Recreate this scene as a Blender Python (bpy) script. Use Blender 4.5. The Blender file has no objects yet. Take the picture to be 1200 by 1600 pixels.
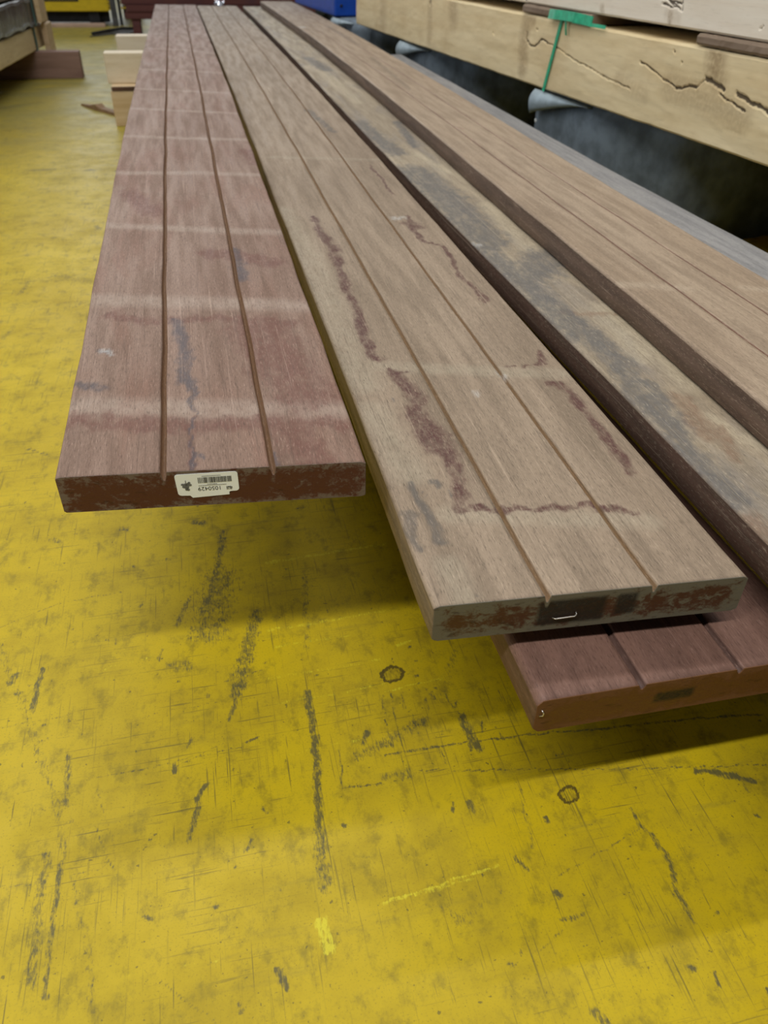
import bpy, math, random
import numpy as np
from mathutils import Matrix, Vector

# ------------------------------------------------------------------ camera, light, exposure
scene = bpy.context.scene
COL = scene.collection
CAM_Z = 0.755                      # the floor is z = 0, the planks run along +Y


def camera_rows(p, yaw, r):
    f = np.array([math.sin(yaw) * math.cos(p), math.cos(yaw) * math.cos(p), -math.sin(p)])
    rt = np.array([math.cos(yaw), -math.sin(yaw), 0.0])
    dn = np.cross(f, rt)
    c, s = math.cos(r), math.sin(r)
    return c * rt + s * dn, -s * rt + c * dn, f


rt, dn, fw = camera_rows(*[math.radians(a) for a in (36.83, 13.26, -1.15)])
cd = bpy.data.cameras.new('camera')
cd.sensor_fit = 'VERTICAL'
cd.sensor_height = 36.0
cd.sensor_width = 27.0
cd.lens = 27.0
cd.clip_start = 0.02
cd.clip_end = 200
cd.dof.use_dof = True
cd.dof.focus_distance = 0.86
cd.dof.aperture_fstop = 7.5
co = bpy.data.objects.new('camera', cd)
COL.objects.link(co)
co.matrix_world = Matrix(((rt[0], -dn[0], -fw[0], 0), (rt[1], -dn[1], -fw[1], 0), (rt[2], -dn[2], -fw[2], CAM_Z), (0, 0, 0, 1)))
scene.camera = co

world = bpy.data.worlds.new('warehouse_air')
scene.world = world
world.use_nodes = True
bg = world.node_tree.nodes['Background']
bg.inputs['Color'].default_value = (0.86, 0.93, 1.0, 1)
bg.inputs['Strength'].default_value = 0.06


def tube_lamp(x, y, z, length, width, power, rz=0.0):
    ld = bpy.data.lights.new('ceiling_tube', 'AREA')
    ld.shape = 'RECTANGLE'
    ld.size = length
    ld.size_y = width
    ld.energy = power
    ld.color = (1.0, 0.98, 0.95)
    o = bpy.data.objects.new('ceiling_tube', ld)
    COL.objects.link(o)
    o.location = (x, y, z)
    o.rotation_euler = (0, 0, rz)
    return o


# rows of ceiling tubes running across the hall
tube_lamp(-2.2, -1.45, 5.5, 7.0, 0.16, 540)
tube_lamp(-1.0, 3.7, 5.5, 8.0, 0.16, 300)
tube_lamp(0.0, 9.3, 5.5, 12.0, 0.16, 200)


def broad_light(x, y, z, w, hgt, power, rz):
    ld = bpy.data.lights.new('broad_soft_light', 'AREA')
    ld.shape = 'RECTANGLE'
    ld.size = w
    ld.size_y = hgt
    ld.energy = power
    ld.color = (0.90, 0.96, 1.0)
    o = bpy.data.objects.new('broad_soft_light', ld)
    COL.objects.link(o)
    o.location = (x, y, z)
    o.rotation_euler = (math.radians(90), 0, math.radians(rz))


# broad light from the left, and a panel added at the far end for floor sheen
broad_light(-8.5, 4.0, 2.2, 6.0, 3.6, 230, -90)
broad_light(-2.5, 16.0, 3.2, 9.0, 4.5, 420, 180)

scene.view_settings.view_transform = 'Standard'
scene.view_settings.look = 'None'
scene.view_settings.gamma = 1.0
scene.view_settings.use_curve_mapping = False
scene.view_settings.exposure = -0.60

# ------------------------------------------------------------------ helpers
rng = np.random.default_rng(7)
random.seed(7)


def vnoise(x, y, seed=0):
    g = np.random.default_rng(seed).random((256, 256))
    xi = np.floor(x).astype(int)
    yi = np.floor(y).astype(int)
    fx = x - xi
    fy = y - yi
    fx = fx * fx * (3 - 2 * fx)
    fy = fy * fy * (3 - 2 * fy)
    a = g[xi % 256, yi % 256]
    b = g[(xi + 1) % 256, yi % 256]
    c = g[xi % 256, (yi + 1) % 256]
    d = g[(xi + 1) % 256, (yi + 1) % 256]
    return (a * (1 - fx) + b * fx) * (1 - fy) + (c * (1 - fx) + d * fx) * fy


def fbm(x, y, seed=0):
    return 0.55 * vnoise(x, y, seed) + 0.28 * vnoise(x * 2.1, y * 2.1, seed + 1) + 0.17 * vnoise(x * 4.3, y * 4.3, seed + 2)


def paint(mask, x, y, pts, w, strength=1.0):
    """soft stroke along a polyline, kept as the largest value so far"""
    px = [p[0] for p in pts]
    py = [p[1] for p in pts]
    sel = np.nonzero((x > min(px) - 2 * w) & (x < max(px) + 2 * w) & (y > min(py) - 2 * w) & (y < max(py) + 2 * w))[0]
    if len(sel) == 0:
        return
    X = x[sel]
    Y = y[sel]
    d = np.full(len(sel), 1e9)
    for (ax, ay), (bx, by) in zip(pts[:-1], pts[1:]):
        vx, vy = bx - ax, by - ay
        L = vx * vx + vy * vy + 1e-12
        t = np.clip(((X - ax) * vx + (Y - ay) * vy) / L, 0, 1)
        d = np.minimum(d, np.hypot(X - ax - t * vx, Y - ay - t * vy))
    m = np.clip(1 - d / w, 0, 1)
    m = np.minimum(1.25 * m * (1.4 - 0.4 * m), 1.0) * strength
    mask[sel] = np.maximum(mask[sel], m)


def set_props(o, label=None, cat=None, group=None, kind=None):
    for k, v in (('label', label), ('category', cat), ('group', group), ('kind', kind)):
        if v:
            o[k] = v
    return o


def mesh_obj(name, verts, faces, mat, parent=None, loc=(0, 0, 0), smooth=False):
    me = bpy.data.meshes.new(name)
    me.from_pydata([tuple(map(float, v)) for v in verts], [], faces)
    me.update()
    if mat:
        me.materials.append(mat)
    if smooth:
        me.polygons.foreach_set('use_smooth', [True] * len(me.polygons))
    o = bpy.data.objects.new(name, me)
    COL.objects.link(o)
    o.location = loc
    if parent:
        o.parent = parent
    return o


def empty(name, loc, rz=0.0):
    o = bpy.data.objects.new(name, None)
    COL.objects.link(o)
    o.location = loc
    o.rotation_euler = (0, 0, rz)
    return o


def box_data(x0, x1, y0, y1, z0, z1, c=0.0):
    """box with small chamfers on every edge (c > 0)"""
    if c <= 0:
        v = [(x, y, z) for z in (z0, z1) for y in (y0, y1) for x in (x0, x1)]
        return v, [(0, 2, 3, 1), (4, 5, 7, 6), (0, 1, 5, 4), (2, 6, 7, 3), (0, 4, 6, 2), (1, 3, 7, 5)]
    X, Y, Z = (x0, x1), (y0, y1), (z0, z1)
    v, idx = [], {}
    for i in (0, 1):
        for j in (0, 1):
            for k in (0, 1):
                sx, sy, sz = (1 - 2 * i) * c, (1 - 2 * j) * c, (1 - 2 * k) * c
                idx[i, j, k, 0] = len(v); v.append((X[i], Y[j] + sy, Z[k] + sz))
                idx[i, j, k, 1] = len(v); v.append((X[i] + sx, Y[j], Z[k] + sz))
                idx[i, j, k, 2] = len(v); v.append((X[i] + sx, Y[j] + sy, Z[k]))
    f = []
    for i in (0, 1):
        f.append([idx[i, 0, 0, 0], idx[i, 0, 1, 0], idx[i, 1, 1, 0], idx[i, 1, 0, 0]][::1 if i == 0 else -1])
        f.append([idx[0, i, 0, 1], idx[1, i, 0, 1], idx[1, i, 1, 1], idx[0, i, 1, 1]][::1 if i == 0 else -1])
        f.append([idx[0, 0, i, 2], idx[0, 1, i, 2], idx[1, 1, i, 2], idx[1, 0, i, 2]][::1 if i == 0 else -1])
    for a in (0, 1):
        for b in (0, 1):
            s = 1 if a == b else -1
            f.append([idx[a, b, 0, 0], idx[a, b, 0, 1], idx[a, b, 1, 1], idx[a, b, 1, 0]][::s])
            f.append([idx[a, 0, b, 0], idx[a, 1, b, 0], idx[a, 1, b, 2], idx[a, 0, b, 2]][::s])
            f.append([idx[0, a, b, 1], idx[0, a, b, 2], idx[1, a, b, 2], idx[1, a, b, 1]][::s])
            for k in (0, 1):
                f.append([idx[a, b, k, 0], idx[a, b, k, 1], idx[a, b, k, 2]][::s * (1 if k == 0 else -1)])
    return v, [tuple(q) for q in f]


def box(name, b, mat, parent=None, loc=(0, 0, 0), c=0.003):
    v, f = box_data(*b, c=c)
    o = mesh_obj(name, v, f, mat, parent, loc)
    me = o.data
    import bmesh
    bm = bmesh.new(); bm.from_mesh(me); bmesh.ops.recalc_face_normals(bm, faces=bm.faces); bm.to_mesh(me); bm.free()
    return o


def rough_beam(name, b, mat, parent=None, loc=(0, 0, 0), n=40, amp=0.003, seed=1, c=0.006):
    """sawn beam along Y whose edges waver a little"""
    x0, x1, y0, y1, z0, z1 = b
    prof = [(x0 + c, z0), (x1 - c, z0), (x1, z0 + c), (x1, z1 - c), (x1 - c, z1), (x0 + c, z1), (x0, z1 - c), (x0, z0 + c)]
    r = np.random.default_rng(seed)
    v, f = [], []
    m = len(prof)
    off = np.cumsum(r.normal(0, 1, (n + 1, m, 2)), axis=0) * 0.15
    off -= np.linspace(0, 1, n + 1)[:, None, None] * off[-1]
    off += r.normal(0, 0.35, (n + 1, m, 2))
    for i in range(n + 1):
        y = y0 + (y1 - y0) * i / n
        for j, (px, pz) in enumerate(prof):
            v.append((px + amp * off[i, j, 0] * 0.5, y, pz + amp * off[i, j, 1] * 0.5))
    for i in range(n):
        for j in range(m):
            a, b2 = i * m + j, i * m + (j + 1) % m
            f.append((a, a + m, b2 + m, b2))
    f.append(tuple(range(m)))
    f.append(tuple(n * m + j for j in range(m - 1, -1, -1)))
    o = mesh_obj(name, v, f, mat, parent, loc)
    import bmesh
    bm = bmesh.new(); bm.from_mesh(o.data); bmesh.ops.recalc_face_normals(bm, faces=bm.faces); bm.to_mesh(o.data); bm.free()
    return o


def ribbon(name, pts, width_dir, w, thick, mat, parent=None, loc=(0, 0, 0)):
    """flat strap following pts; width_dir is a vector, thickness along the local normal"""
    P = [Vector(p) for p in pts]
    wd = Vector(width_dir).normalized()
    v, f = [], []
    for i, p in enumerate(P):
        t = (P[min(i + 1, len(P) - 1)] - P[max(i - 1, 0)]).normalized()
        nrm = t.cross(wd).normalized()
        for a, b in ((-1, -1), (1, -1), (1, 1), (-1, 1)):
            v.append(p + wd * (a * w / 2) + nrm * (b * thick / 2))
    for i in range(len(P) - 1):
        for j in range(4):
            a, b = i * 4 + j, i * 4 + (j + 1) % 4
            f.append((a, b, b + 4, a + 4))
    f.append((3, 2, 1, 0))
    k = (len(P) - 1) * 4
    f.append((k, k + 1, k + 2, k + 3))
    return mesh_obj(name, v, f, mat, parent, loc)


def tube(name, pts, r, mat, parent=None, loc=(0, 0, 0), n=8):
    P = [Vector(p) for p in pts]
    v, f = [], []
    for i, p in enumerate(P):
        t = (P[min(i + 1, len(P) - 1)] - P[max(i - 1, 0)]).normalized()
        a = t.orthogonal().normalized() if i == 0 else (a - t * a.dot(t)).normalized()
        b = t.cross(a)
        for k in range(n):
            q = 2 * math.pi * k / n
            v.append(p + a * (r * math.cos(q)) + b * (r * math.sin(q)))
    for i in range(len(P) - 1):
        for k in range(n):
            c, d = i * n + k, i * n + (k + 1) % n
            f.append((c, d, d + n, c + n))
    f.append(tuple(range(n - 1, -1, -1)))
    f.append(tuple((len(P) - 1) * n + k for k in range(n)))
    return mesh_obj(name, v, f, mat, parent, loc, smooth=True)


# ------------------------------------------------------------------ materials
class NT:
    def __init__(self, name):
        self.m = bpy.data.materials.new(name)
        self.m.use_nodes = True
        self.t = self.m.node_tree
        self.bsdf = self.t.nodes['Principled BSDF']

    def n(self, kind, **kw):
        nd = self.t.nodes.new(kind)
        for k, v in kw.items():
            setattr(nd, k, v)
        return nd

    def link(self, a, b):
        self.t.links.new(a, b)

    def coords(self, scale=(1, 1, 1), loc=(0, 0, 0), rot=(0, 0, 0), src='Object'):
        tc = self.n('ShaderNodeTexCoord')
        mp = self.n('ShaderNodeMapping')
        mp.inputs['Scale'].default_value = scale
        mp.inputs['Location'].default_value = loc
        mp.inputs['Rotation'].default_value = rot
        self.link(tc.outputs[src], mp.inputs['Vector'])
        return mp.outputs['Vector']

    def noise(self, scale=(1, 1, 1), loc=(0, 0, 0), rot=(0, 0, 0), detail=4, rough=0.55, dist=0.0, src='Object'):
        nd = self.n('ShaderNodeTexNoise')
        nd.inputs['Scale'].default_value = 1.0
        nd.inputs['Detail'].default_value = detail
        nd.inputs['Roughness'].default_value = rough
        nd.inputs['Distortion'].default_value = dist
        self.link(self.coords(scale, loc, rot, src), nd.inputs['Vector'])
        return nd.outputs['Fac']

    def ramp(self, fac, lo, hi, a=0.0, b=1.0):
        nd = self.n('ShaderNodeMapRange')
        nd.interpolation_type = 'SMOOTHSTEP'
        nd.inputs['From Min'].default_value = lo
        nd.inputs['From Max'].default_value = hi
        nd.inputs['To Min'].default_value = a
        nd.inputs['To Max'].default_value = b
        self.link(fac, nd.inputs['Value'])
        return nd.outputs['Result']

    def math(self, op, a, b=None):
        nd = self.n('ShaderNodeMath', operation=op)
        for i, q in enumerate((a, b)):
            if q is None:
                continue
            if isinstance(q, (int, float)):
                nd.inputs[i].default_value = q
            else:
                self.link(q, nd.inputs[i])
        return nd.outputs['Value']

    def mix(self, fac, a, b, mode='MIX'):
        nd = self.n('ShaderNodeMix', data_type='RGBA', blend_type=mode)
        for sock, q in ((nd.inputs['Factor'], fac), (nd.inputs[6], a), (nd.inputs[7], b)):
            if isinstance(q, (int, float)):
                sock.default_value = q
            elif isinstance(q, tuple):
                sock.default_value = q + (1,) if len(q) == 3 else q
            else:
                self.link(q, sock)
        return nd.outputs[2]

    def attr(self, name):
        nd = self.n('ShaderNodeAttribute', attribute_name=name)
        sp = self.n('ShaderNodeSeparateColor')
        self.link(nd.outputs['Color'], sp.inputs['Color'])
        return sp.outputs['Red'], sp.outputs['Green'], sp.outputs['Blue'], nd.outputs['Alpha']

    def attr_f(self, name):
        return self.n('ShaderNodeAttribute', attribute_name=name).outputs['Fac']

    def finish(self, color, rough=0.6, bump=None, strength=0.2, dist=0.002, spec=0.4, metal=0.0):
        b = self.bsdf
        if isinstance(color, tuple):
            b.inputs['Base Color'].default_value = color + (1,)
        else:
            self.link(color, b.inputs['Base Color'])
        if isinstance(rough, (int, float)):
            b.inputs['Roughness'].default_value = rough
        else:
            self.link(rough, b.inputs['Roughness'])
        b.inputs['Specular IOR Level'].default_value = spec
        b.inputs['Metallic'].default_value = metal
        if bump is not None:
            bp = self.n('ShaderNodeBump')
            bp.inputs['Strength'].default_value = strength
            bp.inputs['Distance'].default_value = dist
            self.link(bump, bp.inputs['Height'])
            self.link(bp.outputs['Normal'], b.inputs['Normal'])
        return self.m


def plank_mat(name, c1, c2, side, groove, red, pale, dark, seed=0.0, pale_amt=0.6, red_amt=0.75, mottle=None):
    t = NT(name)
    big = t.noise((9, 1.3, 9), (seed, seed * 2, 0), detail=5)
    mid = t.noise((55, 5, 55), (seed * 3, 1, 2), detail=4)
    fine = t.noise((1000, 95, 1000), (seed, 0, 0), detail=3, rough=0.75)
    fib = t.noise((420, 9, 420), (0, seed, 0), detail=2)
    speck = t.noise((700, 700, 700), (seed, 3, 0), detail=2)
    col = t.mix(t.ramp(big, 0.32, 0.68), c1, c2)
    if mottle:
        mo = t.noise((14, 3.0, 14), (seed * 5, 4, 0), detail=6, dist=0.8)
        col = t.mix(t.ramp(mo, 0.45, 0.68, 0, 0.8), col, mottle)
    col = t.mix(t.ramp(mid, 0.38, 0.68, 0, 0.55), col, tuple(0.66 * q for q in c1))
    r, g, b, a = t.attr('stain')
    brk = t.noise((75, 34, 75), (seed, 7, 0), detail=9, rough=0.72)
    pm = t.math('MULTIPLY', g, t.ramp(brk, 0.25, 0.7, 0.35, 1.0))
    col = t.mix(t.math('MULTIPLY', pm, pale_amt), col, pale)
    rm = t.ramp(t.math('ADD', r, t.math('MULTIPLY', t.math('SUBTRACT', brk, 0.5), 2.2)), 0.25, 1.15)
    rm = t.math('MULTIPLY', rm, t.ramp(r, 0.02, 0.2))
    vein = t.noise((170, 90, 170), (seed, 2, 8), detail=6, rough=0.7)
    rm = t.math('MULTIPLY', rm, t.ramp(vein, 0.30, 0.58, 0.45, 1.0))
    col = t.mix(t.math('MULTIPLY', rm, red_amt), col, red)
    dm = t.ramp(t.math('ADD', b, t.math('MULTIPLY', t.math('SUBTRACT', brk, 0.5), 2.2)), 0.25, 1.2)
    dm = t.math('MULTIPLY', dm, t.ramp(b, 0.02, 0.2))
    col = t.mix(t.math('MULTIPLY', dm, 0.85), col, dark)
    col = t.mix(t.attr_f('side'), col, t.mix(t.ramp(t.noise((40, 6, 90), (seed, 0, 9)), 0.35, 0.7), side, tuple(0.6 * q for q in side)))
    col = t.mix(t.math('MULTIPLY', t.attr_f('groove'), 0.85), col, groove)
    wm = t.attr_f('white')
    col = t.mix(t.math('MULTIPLY', wm, t.ramp(fine, 0.3, 0.6, 0.15, 0.6)), col, (0.62, 0.62, 0.6))
    # pores and fibres
    col = t.mix(t.ramp(fine, 0.56, 0.72, 0, 0.42), col, tuple(min(1, 1.75 * q + 0.06) for q in c2))
    col = t.mix(t.ramp(fine, 0.47, 0.32, 0, 0.75), col, tuple(0.4 * q for q in c1))
    col = t.mix(t.ramp(fib, 0.54, 0.72, 0, 0.42), col, tuple(0.5 * q for q in c1))
    col = t.mix(t.ramp(speck, 0.62, 0.75, 0, 0.3), col, tuple(0.5 * q for q in c1))
    fl = t.noise((330, 2.2, 330), (seed, 5, 1), detail=3)
    col = t.mix(t.ramp(fl, 0.62, 0.72, 0, 0.28), col, tuple(min(1, 1.6 * q + 0.06) for q in c2))
    h = t.math('ADD', t.math('MULTIPLY', fine, 0.6), t.math('MULTIPLY', fib, 0.5))
    return t.finish(col, t.ramp(mid, 0.3, 0.7, 0.55, 0.72), h, 0.25, 0.0008, 0.35)


def end_mat(name, red, grey, amt=0.5, seed=0.0, rim=0.2, black=(0.012, 0.01, 0.01)):
    t = NT(name)
    blot = t.noise((60, 60, 90), (seed, 0, seed), detail=6, rough=0.68, dist=0.6)
    fine = t.noise((320, 320, 420), (seed, 1, 0), detail=4, rough=0.7)
    streak = t.noise((70, 70, 200), (0, seed, 3), rot=(0, 0.55, 0), detail=4)
    e = t.attr_f('edge')
    v = t.math('ADD', t.math('ADD', t.math('MULTIPLY', blot, 0.7), t.math('MULTIPLY', fine, 0.3)), t.math('MULTIPLY', e, rim))
    col = t.mix(t.ramp(v, amt - 0.06, amt + 0.08), red, grey)
    col = t.mix(t.ramp(streak, 0.6, 0.7, 0, 0.6), col, tuple(0.45 * q for q in red))
    col = t.mix(t.math('MULTIPLY', t.attr_f('ink'), t.ramp(fine, 0.3, 0.55, 0.6, 0.95)), col, black)
    return t.finish(col, t.ramp(v, 0.4, 0.7, 0.45, 0.75), fine, 0.4, 0.001, 0.35)


def wood_mat(name, c1, c2, dark=None, scale=1.0, seed=0.0, axis='y', rough=0.65, knots=0.0, marks=False):
    t = NT(name)
    s = {'y': (40, 3, 40), 'x': (3, 40, 40), 'z': (40, 40, 3)}[axis]
    s = tuple(q * scale for q in s)
    g = t.noise(s, (seed, seed, 0), detail=6, dist=0.4)
    f = t.noise(tuple(q * 9 for q in s), (0, seed, 0), detail=3)
    big = t.noise((4, 4, 6), (seed, 0, 1), detail=4)
    col = t.mix(t.ramp(g, 0.3, 0.7), c1, c2)
    col = t.mix(t.ramp(big, 0.48, 0.72, 0, 0.55), col, dark or tuple(0.6 * q for q in c1))
    col = t.mix(t.ramp(f, 0.55, 0.75, 0, 0.3), col, tuple(0.6 * q for q in c1))
    if knots:
        k = t.noise((9, 5, 11), (seed * 2, 5, 0), detail=2)
        col = t.mix(t.ramp(k, 0.70, 0.76, 0, knots), col, (0.16, 0.09, 0.045))
        cr = t.noise((6, 5, 30), (3, seed, 0), rot=(0.25, 0, 0), detail=5, dist=1.2)
        col = t.mix(t.ramp(t.math('ABSOLUTE', t.math('SUBTRACT', cr, 0.5)), 0.006, 0.0, 0, knots * 0.5), col, (0.12, 0.07, 0.03))
    if marks:
        r, gg, b, a = t.attr('marks')
        brk = t.noise((90, 90, 90), (seed, 3, 0), detail=4)
        col = t.mix(t.math('MULTIPLY', gg, t.ramp(brk, 0.3, 0.6, 0.4, 0.75)), col, (0.30, 0.20, 0.10))
        col = t.mix(t.ramp(t.math('ADD', r, t.math('MULTIPLY', t.math('SUBTRACT', brk, 0.5), 0.9)), 0.45, 0.85, 0, 0.9), col, (0.05, 0.03, 0.015))
    return t.finish(col, rough, g, 0.15, 0.002, 0.3)


def plain_mat(name, c, rough=0.6, metal=0.0, spec=0.4, vary=0.25, scale=20.0, bump=0.1):
    t = NT(name)
    nz = t.noise((scale,) * 3, detail=5)
    col = t.mix(t.ramp(nz, 0.3, 0.7), tuple(q * (1 - vary) for q in c), tuple(min(1, q * (1 + vary)) for q in c))
    return t.finish(col, rough, nz, bump, 0.003, spec, metal)


def floor_mat():
    t = NT('yellow_floor_paint')
    big = t.noise((1.7, 1.7, 1), detail=6, rough=0.6)
    mid = t.noise((9, 9, 1), (4, 2, 0), detail=6, rough=0.65)
    grain = t.noise((450, 450, 1), detail=3, rough=0.7)
    smear = t.noise((5, 40, 1), (2, 0, 0), rot=(0, 0, 0.25), detail=6, rough=0.7)
    col = t.mix(t.ramp(big, 0.3, 0.7), (0.525, 0.378, 0.005), (0.62, 0.462, 0.009))
    col = t.mix(t.ramp(mid, 0.40, 0.72, 0, 0.6), col, (0.34, 0.245, 0.010))
    sm = t.noise((38, 26, 1), (6, 1, 0), detail=7, rough=0.72)
    col = t.mix(t.ramp(sm, 0.48, 0.70, 0, 0.65), col, (0.21, 0.165, 0.016))
    # ingrained dirt
    col = t.mix(t.ramp(smear, 0.55, 0.8, 0, 0.45), col, (0.17, 0.15, 0.035))
    col = t.mix(t.ramp(grain, 0.55, 0.74, 0, 0.6), col, (0.16, 0.13, 0.02))
    # hairline scratches in three directions
    tc = t.n('ShaderNodeTexCoord'); sx = t.n('ShaderNodeSeparateXYZ'); t.link(tc.outputs['Object'], sx.inputs['Vector'])
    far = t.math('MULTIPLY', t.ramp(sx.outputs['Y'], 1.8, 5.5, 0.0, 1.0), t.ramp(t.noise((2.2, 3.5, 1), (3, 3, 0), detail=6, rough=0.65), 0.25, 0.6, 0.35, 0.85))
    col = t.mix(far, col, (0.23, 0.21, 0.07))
    dirt = None
    for i, (sc, rz, lo) in enumerate((((300, 7, 1), 0.1, 0.655), ((9, 280, 1), 0.2, 0.655), ((260, 7, 1), 0.7, 0.67), ((240, 12, 1), -0.5, 0.675))):
        s = t.noise(sc, (i * 3.1, i, 0), rot=(0, 0, rz), detail=3, rough=0.6)
        s = t.ramp(s, lo - 0.05, lo + 0.03)
        patch = t.ramp(t.noise((4.5, 4.5, 1), (9 * i, 1, 0), detail=3), 0.40, 0.62)
        s = t.math('MULTIPLY', s, patch)
        dirt = s if dirt is None else t.math('MAXIMUM', dirt, s)
    pits = t.ramp(t.noise((130, 130, 1), (5, 5, 0), detail=2), 0.69, 0.74)
    dots = t.ramp(t.noise((260, 260, 1), (1, 8, 0), detail=1), 0.72, 0.78)
    pits = t.math('MAXIMUM', pits, t.math('MULTIPLY', dots, 0.7))
    dirt = t.math('MAXIMUM', dirt, pits)
    r, g, b, a = t.attr('scuff')
    brk = t.noise((420, 110, 1), (1, 2, 0), rot=(0, 0, 0.08), detail=4, rough=0.7)
    brk2 = t.noise((90, 90, 1), (7, 2, 0), detail=4, rough=0.7)
    e = t.math('ADD', t.math('MULTIPLY', t.math('SUBTRACT', brk, 0.5), 1.3), t.math('MULTIPLY', t.math('SUBTRACT', brk2, 0.5), 0.9))
    sc = t.math('MULTIPLY', t.ramp(t.math('ADD', t.math('MULTIPLY', r, 0.9), t.math('MULTIPLY', e, 1.5)), 0.26, 0.95), t.ramp(r, 0.02, 0.25))
    col = t.mix(t.math('MULTIPLY', dirt, 0.65), col, (0.09, 0.08, 0.025))
    gb = t.math('MULTIPLY', t.ramp(t.math('ADD', g, t.math('MULTIPLY', e, 1.6)), 0.3, 0.9), t.ramp(g, 0.03, 0.3))
    col = t.mix(t.math('MULTIPLY', gb, 0.8), col, (0.72, 0.64, 0.03))
    col = t.mix(t.math('MULTIPLY', sc, 0.8), col, (0.05, 0.058, 0.042))
    col = t.mix(t.math('MULTIPLY', t.ramp(t.math('ADD', b, t.math('MULTIPLY', e, 0.5)), 0.25, 0.7), 0.85), col, (0.05, 0.035, 0.012))
    ro = t.math('ADD', t.ramp(mid, 0.3, 0.7, 0.36, 0.5), t.math('MULTIPLY', grain, 0.08))
    return t.finish(col, ro, grain, 0.12, 0.0008, 0.36)


M = {}
M['floor'] = floor_mat()
M['p1'] = plank_mat('pinkish_hardwood', (0.25, 0.155, 0.110), (0.325, 0.222, 0.168), (0.16, 0.10, 0.07), (0.22, 0.12, 0.055),
                    (0.165, 0.070, 0.052), (0.42, 0.33, 0.265), (0.085, 0.075, 0.085), 1.0, 0.75, 0.8, (0.262, 0.142, 0.098))
M['p2'] = plank_mat('grey_tan_hardwood', (0.30, 0.225, 0.155), (0.38, 0.29, 0.205), (0.24, 0.175, 0.115), (0.25, 0.15, 0.07),
                    (0.105, 0.043, 0.036), (0.43, 0.37, 0.27), (0.13, 0.115, 0.10), 2.3, 0.6, 1.0)
M['p3'] = plank_mat('mottled_grey_hardwood', (0.34, 0.27, 0.185), (0.47, 0.39, 0.275), (0.13, 0.072, 0.05), (0.25, 0.15, 0.08),
                    (0.22, 0.12, 0.07), (0.55, 0.47, 0.33), (0.13, 0.125, 0.12), 4.1, 0.6, 0.6, (0.27, 0.235, 0.20))
M['p4'] = plank_mat('tan_hardwood', (0.355, 0.262, 0.178), (0.425, 0.325, 0.23), (0.15, 0.095, 0.068), (0.20, 0.085, 0.06),
                    (0.24, 0.11, 0.08), (0.52, 0.42, 0.31), (0.22, 0.17, 0.12), 5.2, 0.6, 0.7)
M['p5'] = plank_mat('red_brown_hardwood', (0.165, 0.085, 0.060), (0.215, 0.118, 0.088), (0.175, 0.098, 0.058), (0.09, 0.05, 0.04),
                    (0.19, 0.062, 0.05), (0.4, 0.3, 0.25), (0.06, 0.05, 0.05), 6.6)
M['p6'] = plank_mat('weathered_grey_hardwood', (0.26, 0.26, 0.265), (0.34, 0.335, 0.335), (0.2, 0.19, 0.18), (0.2, 0.19, 0.18),
                    (0.3, 0.22, 0.17), (0.4, 0.38, 0.36), (0.15, 0.15, 0.16), 7.7)
M['end1'] = end_mat('red_waxed_end', (0.082, 0.026, 0.018), (0.155, 0.118, 0.094), 0.585, 1.0, 0.14)
M['end2'] = end_mat('worn_grey_end', (0.066, 0.026, 0.016), (0.135, 0.125, 0.097), 0.53, 2.7, 0.2)
M['end5'] = end_mat('orange_brown_end', (0.115, 0.047, 0.014), (0.145, 0.064, 0.024), 0.60, 5.5)
M['pale_beam'] = wood_mat('pale_yellow_beam', (0.68, 0.54, 0.31), (0.77, 0.64, 0.40), (0.56, 0.41, 0.21), 0.6, 1.0, knots=0.75)
M['pale_beam_face'] = wood_mat('pale_yellow_beam_marked', (0.70, 0.56, 0.32), (0.79, 0.66, 0.41), (0.60, 0.45, 0.24), 0.6, 1.0, marks=True)
M['white_beam_face'] = wood_mat('white_spruce_marked', (0.76, 0.68, 0.56), (0.83, 0.77, 0.66), (0.70, 0.61, 0.49), 0.8, 3.0, marks=True)
M['white_beam'] = wood_mat('white_spruce_beam', (0.76, 0.68, 0.56), (0.83, 0.77, 0.66), (0.70, 0.61, 0.49), 0.8, 3.0)
M['tan_block'] = wood_mat('tan_block_wood', (0.58, 0.42, 0.23), (0.70, 0.55, 0.35), (0.52, 0.36, 0.2), 1.0, 4.0, 'x')
M['chalk_block'] = wood_mat('chalky_block_wood', (0.70, 0.60, 0.43), (0.80, 0.71, 0.55), (0.72, 0.66, 0.54), 1.0, 4.6, 'x')
M['white_block'] = wood_mat('white_block_wood', (0.70, 0.60, 0.45), (0.78, 0.70, 0.56), (0.62, 0.5, 0.36), 0.6, 5.0, 'x')
M['brown_lath'] = wood_mat('brown_lath_wood', (0.10, 0.055, 0.035), (0.15, 0.085, 0.055), None, 1.0, 6.0, 'x')
M['red_block'] = wood_mat('red_brown_block_wood', (0.22, 0.135, 0.105), (0.30, 0.19, 0.155), (0.16, 0.085, 0.068), 1.0, 7.0, 'x')
M['spacer'] = wood_mat('grey_brown_spacer', (0.20, 0.145, 0.10), (0.29, 0.22, 0.16), (0.15, 0.10, 0.065), 0.8, 8.0)
M['dark_red'] = wood_mat('dark_red_board', (0.085, 0.028, 0.026), (0.13, 0.045, 0.04), (0.05, 0.03, 0.05), 0.5, 9.0, 'x')
M['felt'] = plain_mat('blue_grey_canvas', (0.145, 0.185, 0.225), 0.8, vary=0.3, scale=14)
M['flap'] = plain_mat('pale_blue_canvas', (0.34, 0.42, 0.47), 0.75, vary=0.15, scale=30)
M['green'] = plain_mat('green_strap_plastic', (0.015, 0.36, 0.19), 0.4, vary=0.2, scale=60)
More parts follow.
